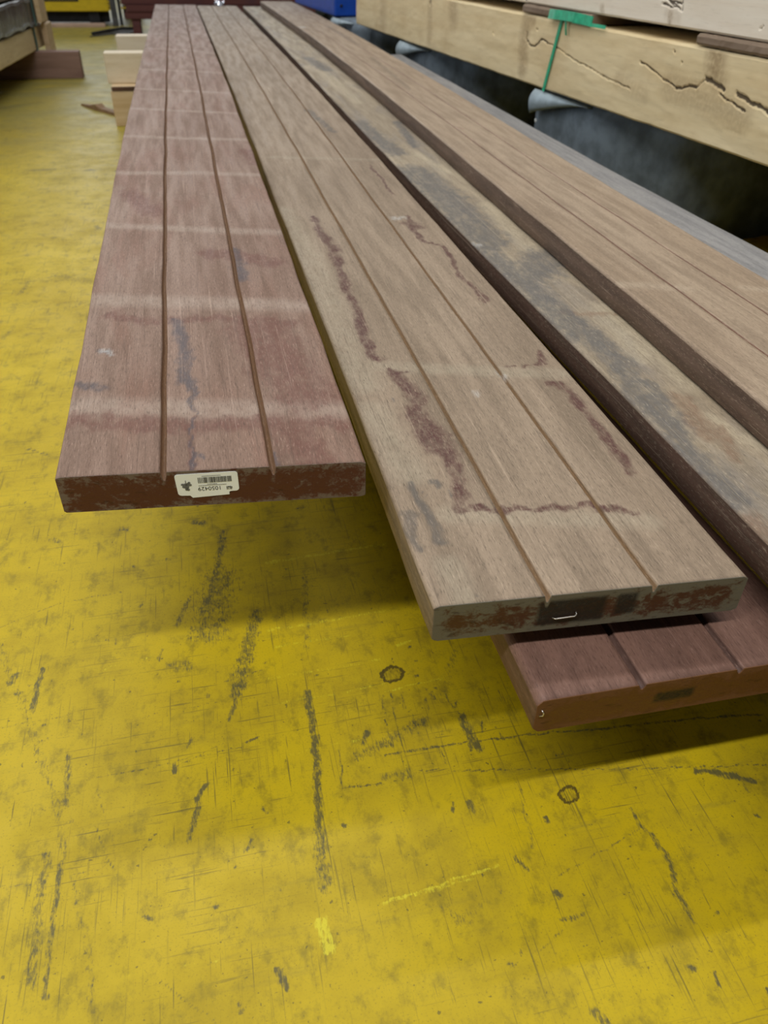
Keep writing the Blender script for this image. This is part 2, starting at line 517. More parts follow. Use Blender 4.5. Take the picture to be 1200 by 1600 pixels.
M['teal'] = plain_mat('teal_strap_plastic', (0.02, 0.13, 0.14), 0.4, vary=0.2, scale=60)
M['film'] = plain_mat('grey_stretch_film', (0.115, 0.12, 0.118), 0.22, spec=0.7, vary=0.35, scale=9, bump=0.6)
M['film_seam'] = plain_mat('shiny_film_fold', (0.22, 0.24, 0.26), 0.15, spec=0.8, vary=0.4, scale=25, bump=0.8)
M['yellow_steel'] = plain_mat('yellow_steel', (0.58, 0.42, 0.012), 0.45, vary=0.08)
M['black'] = plain_mat('black_rubber', (0.012, 0.012, 0.013), 0.7, vary=0.3)
M['dark_steel'] = plain_mat('dark_grey_steel', (0.06, 0.06, 0.062), 0.5, vary=0.3)
M['blue'] = plain_mat('blue_plastic', (0.006, 0.065, 0.42), 0.4, vary=0.1)
M['paper'] = plain_mat('white_label_paper', (0.84, 0.90, 0.93), 0.5, vary=0.03)
M['ink'] = plain_mat('black_print', (0.03, 0.03, 0.035), 0.6, vary=0.1)
M['grey_ink'] = plain_mat('grey_print', (0.17, 0.18, 0.185), 0.6, vary=0.3, scale=900)
M['steel'] = plain_mat('staple_steel', (0.55, 0.53, 0.5), 0.35, metal=0.8, vary=0.1)
M['foil'] = plain_mat('shiny_foil', (0.55, 0.58, 0.66), 0.2, metal=0.6, vary=0.2)

# ------------------------------------------------------------------ marks of wear (metres, floor or plank frame)
SCUFFS = [
    ([(0.0825, 0.8581), (0.0666, 0.711)], 0.0076, 0.5),
    ([(0.0561, 0.636), (0.0541, 0.5679)], 0.0072, 0.9),
    ([(0.0563, 0.5674), (0.0421, 0.4539)], 0.0068, 0.9),
    ([(0.0427, 0.4538), (0.0386, 0.3848)], 0.0088, 0.7),
    ([(-0.0275, 0.9816), (-0.0477, 0.8632), (-0.0652, 0.806)], 0.0091, 0.8),
    ([(-0.0383, 0.8683), (-0.0605, 0.7673)], 0.0421, 0.6),
    ([(0.0056, 0.785), (-0.0296, 0.6539)], 0.0151, 0.7),
    ([(-0.0284, 0.6485), (-0.0401, 0.6112)], 0.0048, 0.8),
    ([(-0.08, 0.8421), (-0.1026, 0.7883)], 0.0064, 0.7),
    ([(-0.1055, 0.7126), (-0.0887, 0.7069)], 0.0132, 0.6),
    ([(-0.1193, 0.7437), (-0.1248, 0.7255)], 0.0042, 0.7),
    ([(-0.0718, 0.5291), (-0.082, 0.5111)], 0.0043, 1),
    ([(-0.0807, 0.5069), (-0.0904, 0.4674)], 0.0062, 0.8),
    ([(-0.3282, 0.7928), (-0.2857, 0.6872), (-0.2583, 0.6155), (-0.2328, 0.5431), (-0.2165, 0.48)], 0.0076, 0.45),
    ([(-0.2694, 0.7412), (-0.273, 0.6746)], 0.0049, 0.9),
    ([(-0.223, 0.5992), (-0.2198, 0.5325)], 0.0051, 0.7),
    ([(-0.232, 0.4798), (-0.2359, 0.4372)], 0.0078, 0.7),
    ([(-0.2347, 0.437), (-0.232, 0.3545)], 0.0087, 0.6),
    ([(-0.2192, 0.4701), (-0.2194, 0.3968), (-0.2184, 0.341)], 0.0039, 0.8),
    ([(-0.1812, 0.3489), (-0.173, 0.3107)], 0.0052, 0.5),
    ([(-0.2081, 0.4575), (-0.1902, 0.3905), (-0.178, 0.3428)], 0.0051, 0.4),
    ([(-0.1062, 0.5615), (-0.1055, 0.5512)], 0.0036, 1),
    ([(-0.0135, 0.4871), (-0.0094, 0.48)], 0.0028, 1),
    ([(-0.0153, 0.3201), (-0.0091, 0.3036)], 0.0047, 1),
    ([(-0.0115, 0.3177), (-0.0082, 0.3061)], 0.0035, 1),
    ([(-0.0483, 0.4254), (-0.047, 0.4251)], 0.0026, 1),
    ([(-0.1325, 0.4764), (-0.1312, 0.4754)], 0.002, 1),
    ([(-0.0281, 0.4519), (-0.0349, 0.4405)], 0.0033, 0.7),
    ([(-0.0683, 0.3899), (-0.0653, 0.3886)], 0.0031, 0.9),
    ([(-0.0711, 1.0157), (-0.0563, 1.0076)], 0.0103, 0.8),
    ([(-0.1849, 1.02), (-0.177, 1.0167)], 0.0081, 0.8),
    ([(-0.2895, 1.0132), (-0.2773, 1.0044)], 0.0079, 0.6),
    ([(-0.3064, 0.7274), (-0.3003, 0.7368)], 0.008, 0.8),
    ([(-0.1867, 0.5026), (-0.164, 0.4414)], 0.0013, 0.8),
    ([(-0.1742, 0.4571), (-0.1771, 0.4543), (-0.2074, 0.4507)], 0.0013, 0.6),
    ([(0.0812, 0.5484), (0.075, 0.4922), (0.1211, 0.4874)], 0.0022, 0.8),
    ([(0.1295, 0.5249), (0.206, 0.524), (0.2836, 0.5196), (0.4895, 0.4991), (0.5957, 0.4876)], 0.0022, 0.9),
    ([(0.1607, 0.4983), (0.2458, 0.4794), (0.3823, 0.4523), (0.5583, 0.4203)], 0.0015, 0.8),
    ([(0.2362, 0.5581), (0.2352, 0.5344), (0.2399, 0.5123)], 0.0093, 0.9),
    ([(0.1006, 0.531), (0.15, 0.5477)], 0.0103, 0.6),
    ([(0.1671, 0.5535), (0.1894, 0.5631)], 0.0122, 0.6),
    ([(0.1177, 0.5591), (0.1076, 0.5474)], 0.0053, 0.9),
    ([(0.1231, 0.4961), (0.1522, 0.4942)], 0.0086, 0.6),
    ([(0.4725, 0.4298), (0.5013, 0.4212), (0.5308, 0.4039)], 0.0044, 1),
    ([(0.4946, 0.4234), (0.5133, 0.4144)], 0.0065, 1),
    ([(0.3765, 0.4019), (0.3778, 0.3824), (0.3858, 0.3695)], 0.0028, 0.8),
    ([(0.3858, 0.3695), (0.3896, 0.3365), (0.3794, 0.3084), (0.3815, 0.2951), (0.3814, 0.2795)], 0.0047, 0.8),
    ([(0.2674, 0.445), (0.2571, 0.386)], 0.0049, 0.5),
    ([(0.2815, 0.4128), (0.2831, 0.4079)], 0.0034, 1),
    ([(0.2619, 0.333), (0.2644, 0.3292)], 0.0051, 1),
    ([(0.3558, 0.2439), (0.3581, 0.2423)], 0.0041, 1),
    ([(0.2565, 0.3076), (0.2791, 0.3077)], 0.0037, 0.8),
    ([(0.2333, 0.3769), (0.2439, 0.3595)], 0.0033, 0.8),
    ([(0.2084, 0.4455), (0.2087, 0.4352)], 0.0056, 0.8),
    ([(0.3845, 0.381), (0.3248, 0.3644), (0.2686, 0.3488)], 0.0014, 0.6),
    ([(0.3662, 0.2828), (0.2798, 0.2833), (0.2281, 0.2828)], 0.0012, 0.5),
    ([(0.2154, 0.2827), (0.2537, 0.2979)], 0.0018, 0.6),
    ([(0.2177, 0.5919), (0.2566, 0.66)], 0.0111, 0.4),
    ([(0.2541, 0.2282), (0.2607, 0.2166)], 0.0079, 0.7),
    ([(0.1608, 0.327), (0.1908, 0.3393)], 0.0086, 0.4),
    ([(0.1462, 0.3425), (0.1669, 0.3257)], 0.0056, 0.5),
    ([(0.5058, 0.3667), (0.5081, 0.3654)], 0.0035, 0.9),
    ([(-0.3342, 0.8299), (-0.2556, 0.8647), (-0.1778, 0.869)], 0.0017, 0.6),
    ([(-0.3059, 0.6538), (-0.2274, 0.6592), (-0.2097, 0.6234)], 0.0015, 0.6),
    ([(-0.2045, 0.5613), (-0.1357, 0.5635), (-0.0278, 0.5714)], 0.0014, 0.6),
    ([(-0.1901, 0.55), (-0.1655, 0.4691)], 0.0014, 0.6),
    ([(-0.1139, 0.3289), (-0.0682, 0.2855)], 0.0011, 0.6),
    ([(-0.1076, 0.5576), (-0.0494, 0.5805)], 0.0014, 0.5),
    ([(-0.2739, 0.455), (-0.2437, 0.4518)], 0.0013, 0.6),
    ([(-0.1594, 0.6315), (-0.1149, 0.6415), (-0.0072, 0.639)], 0.0015, 0.5),
    ([(-0.7566, 3.4528), (-0.5161, 3.4271), (-0.2949, 3.373)], 0.01, 0.9),
    ([(-0.5215, 1.9928), (-0.4313, 1.9933), (-0.3096, 2.0057)], 0.0111, 0.5),
    ([(-0.5528, 2.1871), (-0.3251, 2.2063)], 0.0171, 0.4),
    ([(-0.4091, 2.211), (-0.3204, 2.1458)], 0.035, 0.5),
    ([(-0.4894, 2.0824), (-0.4783, 2.1739)], 0.0116, 0.6),
    ([(-0.6783, 2.9669), (-0.548, 2.9221)], 0.011, 0.5),
    ([(-0.4017, 2.9225), (-0.315, 2.8925)], 0.0089, 0.7),
    ([(-0.8812, 4.2265), (-0.7479, 4.2842)], 0.0239, 0.6),
    ([(-0.5761, 3.1454), (-0.4592, 3.0828)], 0.0186, 0.5),
    ([(-0.6507, 2.7951), (-0.3366, 2.6041)], 0.0105, 0.4),
    ([(-0.3396, 2.6451), (-0.3219, 2.615)], 0.0123, 0.8),
    ([(-0.3244, 2.3338), (-0.3121, 2.3096)], 0.0074, 0.8),
    ([(-0.4836, 1.8007), (-0.4736, 1.8726)], 0.0118, 0.5),
    ([(-0.3661, 1.2992), (-0.3235, 1.2644)], 0.0035, 0.9),
    ([(-0.9771, 4.8222), (-0.8087, 4.9975)], 0.0739, 0.6),
    ([(-0.6214, 4.7794), (-0.4713, 4.4913)], 0.0406, 0.4),
]
BRIGHT = [
    ([(0.0273, 0.3569), (0.0318, 0.3275)], 0.0055, 1),
    ([(0.0341, 0.3567), (0.037, 0.3298)], 0.0055, 0.8),
    ([(0.0289, 0.3553), (0.0338, 0.3282)], 0.0122, 0.55),
    ([(0.0925, 0.3591), (0.1531, 0.3668), (0.2157, 0.3723)], 0.0031, 0.7),
    ([(0.1188, 0.3611), (0.186, 0.3651)], 0.0031, 0.55),
    ([(0.0198, 0.7507), (0.1809, 0.7553)], 0.0052, 0.5),
    ([(0.0251, 0.7196), (0.1375, 0.7203)], 0.0042, 0.45),
    ([(0.0149, 0.6242), (0.1521, 0.6265)], 0.0039, 0.4),
    ([(0.0291, 0.8911), (0.2132, 0.9003)], 0.0058, 0.6),
    ([(0.0114, 0.6665), (0.1615, 0.6683)], 0.0049, 0.4),
    ([(0.183, 0.6869), (0.2026, 0.6947)], 0.0051, 0.8),
    ([(0.0142, 0.5492), (0.1048, 0.5526)], 0.0037, 0.4),
    ([(0.1499, 0.6164), (0.2263, 0.6217)], 0.0024, 0.7),
    ([(-0.1477, 0.3444), (-0.0682, 0.3411)], 0.0017, 0.5),
    ([(-0.2023, 0.7218), (-0.0313, 0.7552)], 0.0033, 0.4),
]
RINGS = [(0.1664, 0.6417, 0.0156), (0.3178, 0.4335, 0.012)]
STAINS_1 = {
    "pale": [
        ([(-0.0094, 1.113), (0.167, 1.087), (0.3019, 1.0659)], 0.03),
        ([(-0.0046, 1.4498), (0.2029, 1.4059), (0.3133, 1.3883)], 0.022),
        ([(0.002, 0.8038), (0.1539, 0.784), (0.2895, 0.7704)], 0.03),
        ([(-0.001, 1.8057), (0.1707, 1.7971), (0.3021, 1.7731)], 0.02),
        ([(-0.0045, 2.1698), (0.1497, 2.134), (0.3021, 2.1136)], 0.02),
        ([(-0.0042, 2.5447), (0.1734, 2.4937), (0.2971, 2.4592)], 0.02),
        ([(-0.0024, 2.8951), (0.1813, 2.8382), (0.2842, 2.8025)], 0.02),
        ([(-0.0033, 3.3576), (0.1685, 3.3058), (0.2934, 3.2587)], 0.02),
        ([(-0.0075, 4.0733), (0.2059, 3.9797), (0.2975, 3.8749)], 0.02),
        ([(-0.0092, 4.7993), (0.2206, 4.6812)], 0.02),
    ],
    "red": [
        ([(0.0329, 1.0514), (0.0755, 1.0309), (0.1647, 1.0325), (0.2717, 1.0092)], 0.016),
        ([(0.2229, 1.0005), (0.2438, 0.8801), (0.2582, 0.8102)], 0.05),
        ([(0.0045, 0.7768), (0.1321, 0.7527), (0.2852, 0.7449)], 0.02),
        ([(0.2295, 0.7553), (0.2463, 0.6726)], 0.03),
        ([(0.1326, 0.7735), (0.1314, 0.6479)], 0.004),
        ([(0.1759, 1.2929), (0.2652, 1.2473)], 0.03),
        ([(0.0308, 1.6548), (0.0814, 1.5196)], 0.03),
        ([(0.3001, 1.8744), (0.2811, 2.0011)], 0.02),
    ],
    "dark": [
        ([(0.1176, 1.0299), (0.1233, 0.9479)], 0.008),
        ([(0.125, 0.9572), (0.1286, 0.8503)], 0.009),
        ([(0.1344, 0.9089), (0.1312, 0.8338)], 0.004),
        ([(0.2128, 1.3026), (0.2166, 1.1698)], 0.009),
        ([(0.1341, 0.8332), (0.1315, 0.6534)], 0.0022),
        ([(0.0008, 0.8548), (0.0333, 0.8456)], 0.01),
        ([(0.2089, 0.6922), (0.2091, 0.6441)], 0.004),
        ([(0.1387, 0.7031), (0.1397, 0.675)], 0.002),
        ([(0.0196, 0.9424), (0.0352, 0.9378)], 0.005),
    ],
    "white": [
        ([(0.0273, 0.941), (0.0389, 0.9389)], 0.006),
    ],
}
STAINS_2 = {
    "red": [
        ([(0.0615, 1.5906), (0.0588, 1.4899), (0.073, 1.4136), (0.0617, 1.2835), (0.0579, 1.197), (0.0563, 1.1185), (0.0518, 1.0367), (0.0477, 0.9632), (0.0544, 0.952)], 0.01),
        ([(0.0564, 0.9206), (0.0886, 0.9071)], 0.004),
        ([(0.0674, 0.911), (0.0731, 0.8735), (0.0794, 0.8377), (0.0654, 0.7997), (0.073, 0.7675), (0.082, 0.7295), (0.0797, 0.6958), (0.0775, 0.6516), (0.0711, 0.6149)], 0.014),
        ([(0.0673, 0.7915), (0.0781, 0.7163)], 0.022),
        ([(0.0672, 0.6067), (0.1137, 0.5997), (0.1606, 0.5928), (0.2109, 0.5921), (0.244, 0.5775)], 0.007),
        ([(0.26, 2.0048), (0.2641, 1.9119), (0.2606, 1.8268), (0.2579, 1.7374)], 0.005),
        ([(0.2541, 1.5822), (0.2388, 1.5004), (0.2469, 1.4329), (0.2731, 1.3917), (0.2682, 1.3126), (0.2609, 1.2498), (0.2677, 1.1748), (0.2682, 1.1333)], 0.007),
        ([(0.2399, 1.5414), (0.2565, 1.518)], 0.02),
        ([(0.2797, 0.9521), (0.2779, 0.9112), (0.2173, 0.9123)], 0.004),
        ([(0.2649, 0.856), (0.2795, 0.8263), (0.2757, 0.768), (0.2729, 0.7073), (0.2739, 0.6517)], 0.01),
        ([(0.0678, 1.4694), (0.0677, 1.3297)], 0.014),
    ],
    "pale": [
        ([(0.0076, 0.941), (0.1432, 0.9103), (0.2886, 0.8798)], 0.022),
        ([(0.0247, 2.1041), (0.1514, 2.0797), (0.2949, 2.053)], 0.012),
        ([(0.0168, 0.8167), (0.0293, 0.6733)], 0.03),
        ([(0.003, 1.6432), (0.0204, 1.2458), (0.0141, 0.8844)], 0.04),
        ([(0.051, 0.5987), (0.246, 0.5602)], 0.02),
        ([(0.0305, 0.4693), (0.0284, 0.5224)], 0.02),
    ],
    "dark": [
        ([(0.0519, 0.6578), (0.0534, 0.6478)], 0.003),
        ([(0.0602, 0.6369), (0.0609, 0.625)], 0.003),
        ([(0.0339, 0.6361), (0.0356, 0.6346)], 0.002),
        ([(0.0447, 0.4816), (0.045, 0.4807)], 0.003),
        ([(0.0331, 0.5602), (0.0234, 0.65)], 0.006),
        ([(0.0491, 0.8367), (0.0503, 0.8348)], 0.003),
        ([(0.211, 2.7216), (0.2358, 2.3819)], 0.012),
        ([(0.0111, 0.6012), (0.0035, 0.5464)], 0.006),
    ],
    "white": [
        ([(0.2172, 1.5748), (0.2406, 1.5712)], 0.01),
        ([(0.2063, 0.8892), (0.2052, 0.8781)], 0.005),
        ([(0.1563, 0.8439), (0.1567, 0.8369)], 0.004),
    ],
}
STAINS_3 = {
    "red": [
        ([(0.0656, 0.7637), (0.054, 0.6707)], 0.02),
        ([(0.0332, 1.0527), (0.11, 1.033)], 0.012),
        ([(0.1512, 0.8618), (0.1254, 0.7876)], 0.012),
        ([(0.0772, 0.681), (0.0519, 0.6153)], 0.01),
        ([(-0.003, 0.5078), (-0.0025, 0.4771)], 0.03),
    ],
    "pale": [
        ([(0.0844, 2.1666), (0.1118, 1.9537)], 0.02),
        ([(0.1147, 1.6646), (0.099, 1.3561)], 0.03),
        ([(0.1032, 1.064), (0.0805, 0.8755)], 0.03),
        ([(0.0605, 3.7082), (0.0777, 2.9442)], 0.03),
        ([(0.079, 0.7116), (0.0967, 0.6337)], 0.012),
        ([(0.1189, 1.0078), (0.1004, 0.7924)], 0.03),
    ],
    "dark": [
        ([(0.0245, 1.9991), (0.0457, 1.729), (0.0277, 1.4073)], 0.05),
        ([(0.0033, 1.4115), (0.0246, 1.1658), (0.0208, 0.9768)], 0.03),
        ([(0.0133, 2.6142), (0.0328, 2.1739)], 0.03),
        ([(0.0476, 1.2248), (0.1206, 1.3151)], 0.05),
        ([(0.034, 0.8051), (0.0167, 0.6779)], 0.025),
        ([(0.0632, 4.1163), (0.0877, 3.7059)], 0.03),
        ([(0.0411, 1.0225), (0.0366, 0.8839), (0.0092, 0.7411)], 0.02),
        ([(0.0093, 0.6508), (0.0096, 0.5494)], 0.02),
        ([(0.1336, 2.5993), (0.1037, 2.2416)], 0.015),
    ],
    "white": [
        ([(-0.0028, 1.4126), (0.013, 1.3942)], 0.006),
    ],
}
STAINS_4 = {
    "red": [
        ([(0.0951, 2.2574), (0.0956, 2.2399)], 0.008),
    ],
    "pale": [
        ([(0.0098, 1.043), (0.0937, 1.008)], 0.018),
        ([(0.1849, 0.9968), (0.2163, 0.9772)], 0.014),
    ],
    "dark": [
        ([(0.1729, 5.1241), (0.1706, 4.1877)], 0.012),
        ([(0.1378, 3.7325), (0.1031, 2.906)], 0.01),
    ],
    "white": [
        ([(0.0229, 5.052), (0.0196, 4.9794)], 0.02),
    ],
}

# ------------------------------------------------------------------ floor
def steps(a, b, d0, growth):
    out = [a]
    d = d0
    while out[-1] < b:
        out.append(out[-1] + d)
        d *= growth
    return out


fx = np.arange(-0.42, 0.72, 0.0022)
xs = np.array([-q for q in steps(0.42, 9, 0.004, 1.045)[::-1]][:-1] + list(fx) + steps(fx[-1] + 0.004, 9, 0.006, 1.15))
fy = np.arange(0.16, 1.0, 0.0022)
ys = np.array([-3, -1.5, -0.6, -0.2, 0.05, 0.12] + list(fy) + steps(fy[-1] + 0.0025, 18, 0.003, 1.012))
GX, GY = np.meshgrid(xs, ys)
X, Y = GX.ravel(), GY.ravel()
nx, ny = len(xs), len(ys)
me = bpy.data.meshes.new('floor')
nf = (nx - 1) * (ny - 1)
me.vertices.add(nx * ny)
me.vertices.foreach_set('co', np.stack([X, Y, np.zeros_like(X)], 1).astype(np.float32).ravel())
ii = (np.arange(ny - 1)[:, None] * nx + np.arange(nx - 1)[None, :]).ravel()
quads = np.stack([ii, ii + 1, ii + nx + 1, ii + nx], 1).astype(np.int32)
me.loops.add(nf * 4)
me.loops.foreach_set('vertex_index', quads.ravel())
me.polygons.add(nf)
me.polygons.foreach_set('loop_start', (np.arange(nf) * 4).astype(np.int32))
me.update(calc_edges=True)
DX = X + 0.006 * (fbm(X * 60, Y * 60, 11) - 0.5)
DY = Y + 0.006 * (fbm(X * 60, Y * 60, 21) - 0.5)
r = np.zeros_like(X); g = np.zeros_like(X); b = np.zeros_like(X)
for pts, w, s in SCUFFS:
    paint(r, DX, DY, pts, w * 1.1, s)
for pts, w, s in BRIGHT:
    paint(g, DX, DY, pts, w * 0.8, s)
rr = random.Random(3)
for i in range(170):                       # small nicks and strokes all over the near floor
    cx, cy = rr.uniform(-0.5, 0.8), rr.uniform(0.15, 1.3)
    L = rr.choice((0.001, 0.001, 0.002, 0.004, 0.012))
    a = rr.choice((1.45, 1.6, 0.2, 0.1, 2.6, 1.2)) + rr.uniform(-0.2, 0.2)
    paint(r, DX, DY, [(cx, cy), (cx + L * math.cos(a), cy + L * math.sin(a))], rr.choice((0.0028, 0.003, 0.0034, 0.004)), rr.uniform(0.5, 1))
for i in range(26):                        # hatch of upright scrapes between the two oil rings
    cx, cy = rr.uniform(0.11, 0.30), rr.uniform(0.50, 0.60)
    paint(r, DX, DY, [(cx, cy), (cx + rr.uniform(-0.004, 0.004), cy + rr.uniform(0.008, 0.03))], 0.0025, rr.uniform(0.5, 0.9))
for cx, cy, rad in RINGS:
    d = np.hypot(DX - cx, DY - cy)
    ang = np.arctan2(DY - cy, DX - cx)
    rad2 = rad * (0.85 + 0.10 * np.sin(ang * 2 + 1) + 0.05 * np.sin(ang * 5) + 0.05 * np.sin(ang * 13 + 2))
    b = np.maximum(b, np.clip(1 - np.abs(d - rad2) / (0.28 * rad), 0, 1))
    b = np.maximum(b, 0.42 * (d < rad2))
ca = me.color_attributes.new('scuff', 'FLOAT_COLOR', 'POINT')
ca.data.foreach_set('color', np.stack([r, g, b, np.ones_like(r)], 1).astype(np.float32).ravel())
me.materials.append(M['floor'])
floor = bpy.data.objects.new('floor', me)
COL.objects.link(floor)
set_props(floor, 'scuffed yellow painted floor with dark scratches and oil rings', 'floor', kind='structure')


# ------------------------------------------------------------------ grooved planks
def curve(ctrl):
    ky = [c[0] for c in ctrl]
    kv = [c[1] for c in ctrl]

    def f(y):
        # smooth interpolation: average of shifted linear reads
        return sum(np.interp(y + s, ky, kv) for s in (-0.3, -0.2, -0.1, 0, 0.1, 0.2, 0.3)) / 7
    return f


def plank(name, label, y0, y1, xl, zt, w, th, mat, end=None, grooves=(0.339, 0.692), gw=0.0032, gd=0.006, bevel=0.002,
          skew=0.0, stains=None, seed=1, near=0.004, grow=1.006, dx=0.0035, cat='plank', ends_child='painted_end', ink=()):
    lx, lz = curve(xl), curve(zt)
    ts = list(np.arange(bevel, w - bevel + 1e-6, dx))
    if w - bevel - ts[-1] > dx * 0.3:
        ts.append(w - bevel)
    for gf in grooves:
        c = gf * w
        ts = [q for q in ts if abs(q - c) > gw + 0.001]
        ts += [c - gw, c - 0.8 * gw, c - 0.35 * gw, c + 0.35 * gw, c + 0.8 * gw, c + gw]
    ts = sorted(ts)
    top = []
    for q in ts:
        h, gv = 0.0, 0.0
        for gf in grooves:
            a = abs(q - gf * w) / gw
            if a < 0.99:
                h = -gd * (0.45 if a > 0.6 else 1.0)
                gv = 1.0
        top.append((q, h, gv, 0.0))
    prof = [(0.0, -th + bevel, 0, 1.0), (0.0, -th * 0.5, 0, 1.0), (0.0, -bevel - 0.0008, 0, 1.0), (0.0, -bevel, 0, 0.35)] + top + \
           [(w, -bevel, 0, 0.35), (w, -bevel - 0.0008, 0, 1.0), (w, -th * 0.5, 0, 1.0), (w, -th + bevel, 0, 1.0)] + \
           [(w - bevel, -th, 0, 1.0), (w * 0.66, -th, 0, 1.0), (w * 0.33, -th, 0, 1.0), (bevel, -th, 0, 1.0)]
    P = np.array(prof)
    m = len(P)
    yy = steps(y0, y1, near, grow)
    yy = np.array([q for q in yy if q < y1 - 0.004] + [y1])
    n = len(yy)
    T = np.broadcast_to(P[:, 0], (n, m))
    YY = np.broadcast_to(yy[:, None], (n, m))
    wob = (fbm(YY * 6 + seed, T * 0 + seed, 31) - 0.5) * 0.0035          # the sawn edge wanders a little
    VX = lx(YY) + T + wob
    VY = YY - skew * T
    VZ = lz(YY) + P[None, :, 1] + 0.0012 * (fbm(YY * 3, T * 20, 41 + seed) - 0.5)
    ox, oy, oz = float(lx(np.array([y0]))[0]), y0, float(lz(np.array([y0]))[0]) - th
    co3 = np.stack([VX - ox, VY - oy, VZ - oz], 2).reshape(-1, 3)
    base = (np.arange(n - 1)[:, None] * m)
    j = np.arange(m)[None, :]
    j2 = (j + 1) % m
    q4 = np.stack([base + j, base + j2, base + m + j2, base + m + j], 2).reshape(-1, 4).astype(np.int32)
    me = bpy.data.meshes.new(name)
    me.vertices.add(len(co3))
    me.vertices.foreach_set('co', co3.astype(np.float32).ravel())
    li = np.concatenate([q4.ravel(), np.arange(m - 1, -1, -1), (n - 1) * m + np.arange(m)]).astype(np.int32)
    me.loops.add(len(li))
    me.loops.foreach_set('vertex_index', li)
    ls = np.concatenate([np.arange(len(q4)) * 4, [len(q4) * 4, len(q4) * 4 + m]]).astype(np.int32)
    me.polygons.add(len(ls))
    me.polygons.foreach_set('loop_start', ls)
    me.update(calc_edges=True)
    t, yv = T.ravel().copy(), YY.ravel().copy()
    is_top = np.broadcast_to((P[:, 3] < 0.9), (n, m)).ravel()
    jit = 0.016
    tt = t + jit * (fbm(t * 70, yv * 40, 51 + seed) - 0.5)
    ty = yv + 1.6 * jit * (fbm(t * 70, yv * 40, 61 + seed) - 0.5)
    ch = {k: np.zeros_like(t) for k in ('red', 'pale', 'dark', 'white')}
    for k, strokes in (stains or {}).items():
        for pts, sw in strokes:
            if k == 'pale' and sw > 0.01:
                paint(ch[k], t + 0.2 * (tt - t), yv + 0.15 * (ty - yv), pts, sw * max(1, yv.min()), 1.0)
            else:
                paint(ch[k], tt, ty, pts, sw * {'white': 1.0, 'red': 1.3, 'pale': 1.5, 'dark': 1.6}[k], 1.0)
    for k in ch:
        ch[k] *= is_top
    ca = me.color_attributes.new('stain', 'FLOAT_COLOR', 'POINT')
    ca.data.foreach_set('color', np.stack([ch['red'], ch['pale'], ch['dark'], np.ones_like(t)], 1).astype(np.float32).ravel())
    for nm, arr in (('white', ch['white']), ('side', np.broadcast_to(P[:, 3], (n, m)).ravel()), ('groove', np.broadcast_to(P[:, 2], (n, m)).ravel())):
        at = me.attributes.new(nm, 'FLOAT', 'POINT')
        at.data.foreach_set('value', np.ascontiguousarray(arr, dtype=np.float32))
    me.materials.append(mat)
    o = bpy.data.objects.new(name, me)
    COL.objects.link(o)
    o.location = (ox, oy, oz)
    set_props(o, label, cat)
    # waxed or painted end: a thin coat over the sawn end, gridded so that wear can follow the edge
    if end:
        cols = 60
        rows = 10
        v, f, ed, ik = [], [], [], []
        tq = np.linspace(0.0005, w - 0.0005, cols + 1)
        tq = np.array(sorted([q for q in tq if all(abs(q - gf * w) > gw * 1.3 for gf in grooves)] +
                             [gf * w + s * gw for gf in grooves for s in (-1, -0.7, -0.3, 0.3, 0.7, 1)]))
        cols = len(tq) - 1
        for k in range(rows + 1):
            for q in tq:
                hi = 0.0
                for gf in grooves:
                    a = abs(q - gf * w) / gw
                    if a < 0.99:
                        hi = -gd * (0.45 if a > 0.6 else 1.0)
                cx = min(q, w - q)
                ct = max(0.0, bevel - cx)
                lo = -th + ct
                hi -= ct
                h = lo + (hi - lo) * k / rows
                u = max(0, 1 - min(q, w - q) / 0.02)
                e = max(u, max(0, 1 - k / 2.2), max(0, 1 - (rows - k) / 3.0))
                v.append((q + wob[0, 0], -skew * q - 0.0008, h + th))
                ed.append(e)
                ik.append(max([1.0 if (a0 < q < a1 and b0 < k / rows < b1) else 0.0 for a0, a1, b0, b1 in ink] + [0.0]))
        for k in range(rows):
            for i in range(cols):
                a = k * (cols + 1) + i
                f.append((a, a + 1, a + cols + 2, a + cols + 1))
        nv = len(v)
        v += [(p[0], p[1] + 0.0008, p[2]) for p in v]
        ring = list(range(cols)) + [cols + k * (cols + 1) for k in range(rows)] + [rows * (cols + 1) + cols - i for i in range(cols)] + \
            [(rows - k) * (cols + 1) for k in range(rows)]
        for a, b2 in zip(ring, ring[1:] + ring[:1]):
            f.append((a, a + nv, b2 + nv, b2))
        c = mesh_obj(ends_child, v, f, end, o)
        for nm, arr in (('edge', ed + ed), ('ink', ik + ik)):
            at = c.data.attributes.new(nm, 'FLOAT', 'POINT')
            at.data.foreach_set('value', np.array(arr, dtype=np.float32))
    return o


Z = CAM_Z
Z1 = [(0.6, Z - 0.424), (1, Z - 0.418), (2, Z - 0.405), (3, Z - 0.402), (4, Z - 0.409), (5, Z - 0.42), (6, Z - 0.43), (7.6, Z - 0.443)]
Z2 = [(0.2, Z - 0.476), (0.4, Z - 0.473), (0.65, Z - 0.47), (1, Z - 0.465), (2, Z - 0.451), (3, Z - 0.441), (4, Z - 0.437), (5, Z - 0.439), (6, Z - 0.443), (7.6, Z - 0.448)]
Z3 = [(-0.2, Z - 0.462), (0.2, Z - 0.462), (0.8, Z - 0.461), (1.2, Z - 0.466), (1.8, Z - 0.469), (2.5, Z - 0.466), (4.5, Z - 0.455), (6, Z - 0.453), (7.6, Z - 0.459)]
Z4 = [(a, q + 0.0435) for a, q in Z3]
Z6 = [(a, q) for a, q in Z3]
Z5 = [(0, Z - 0.54), (2, Z - 0.543), (7.6, Z - 0.545)]

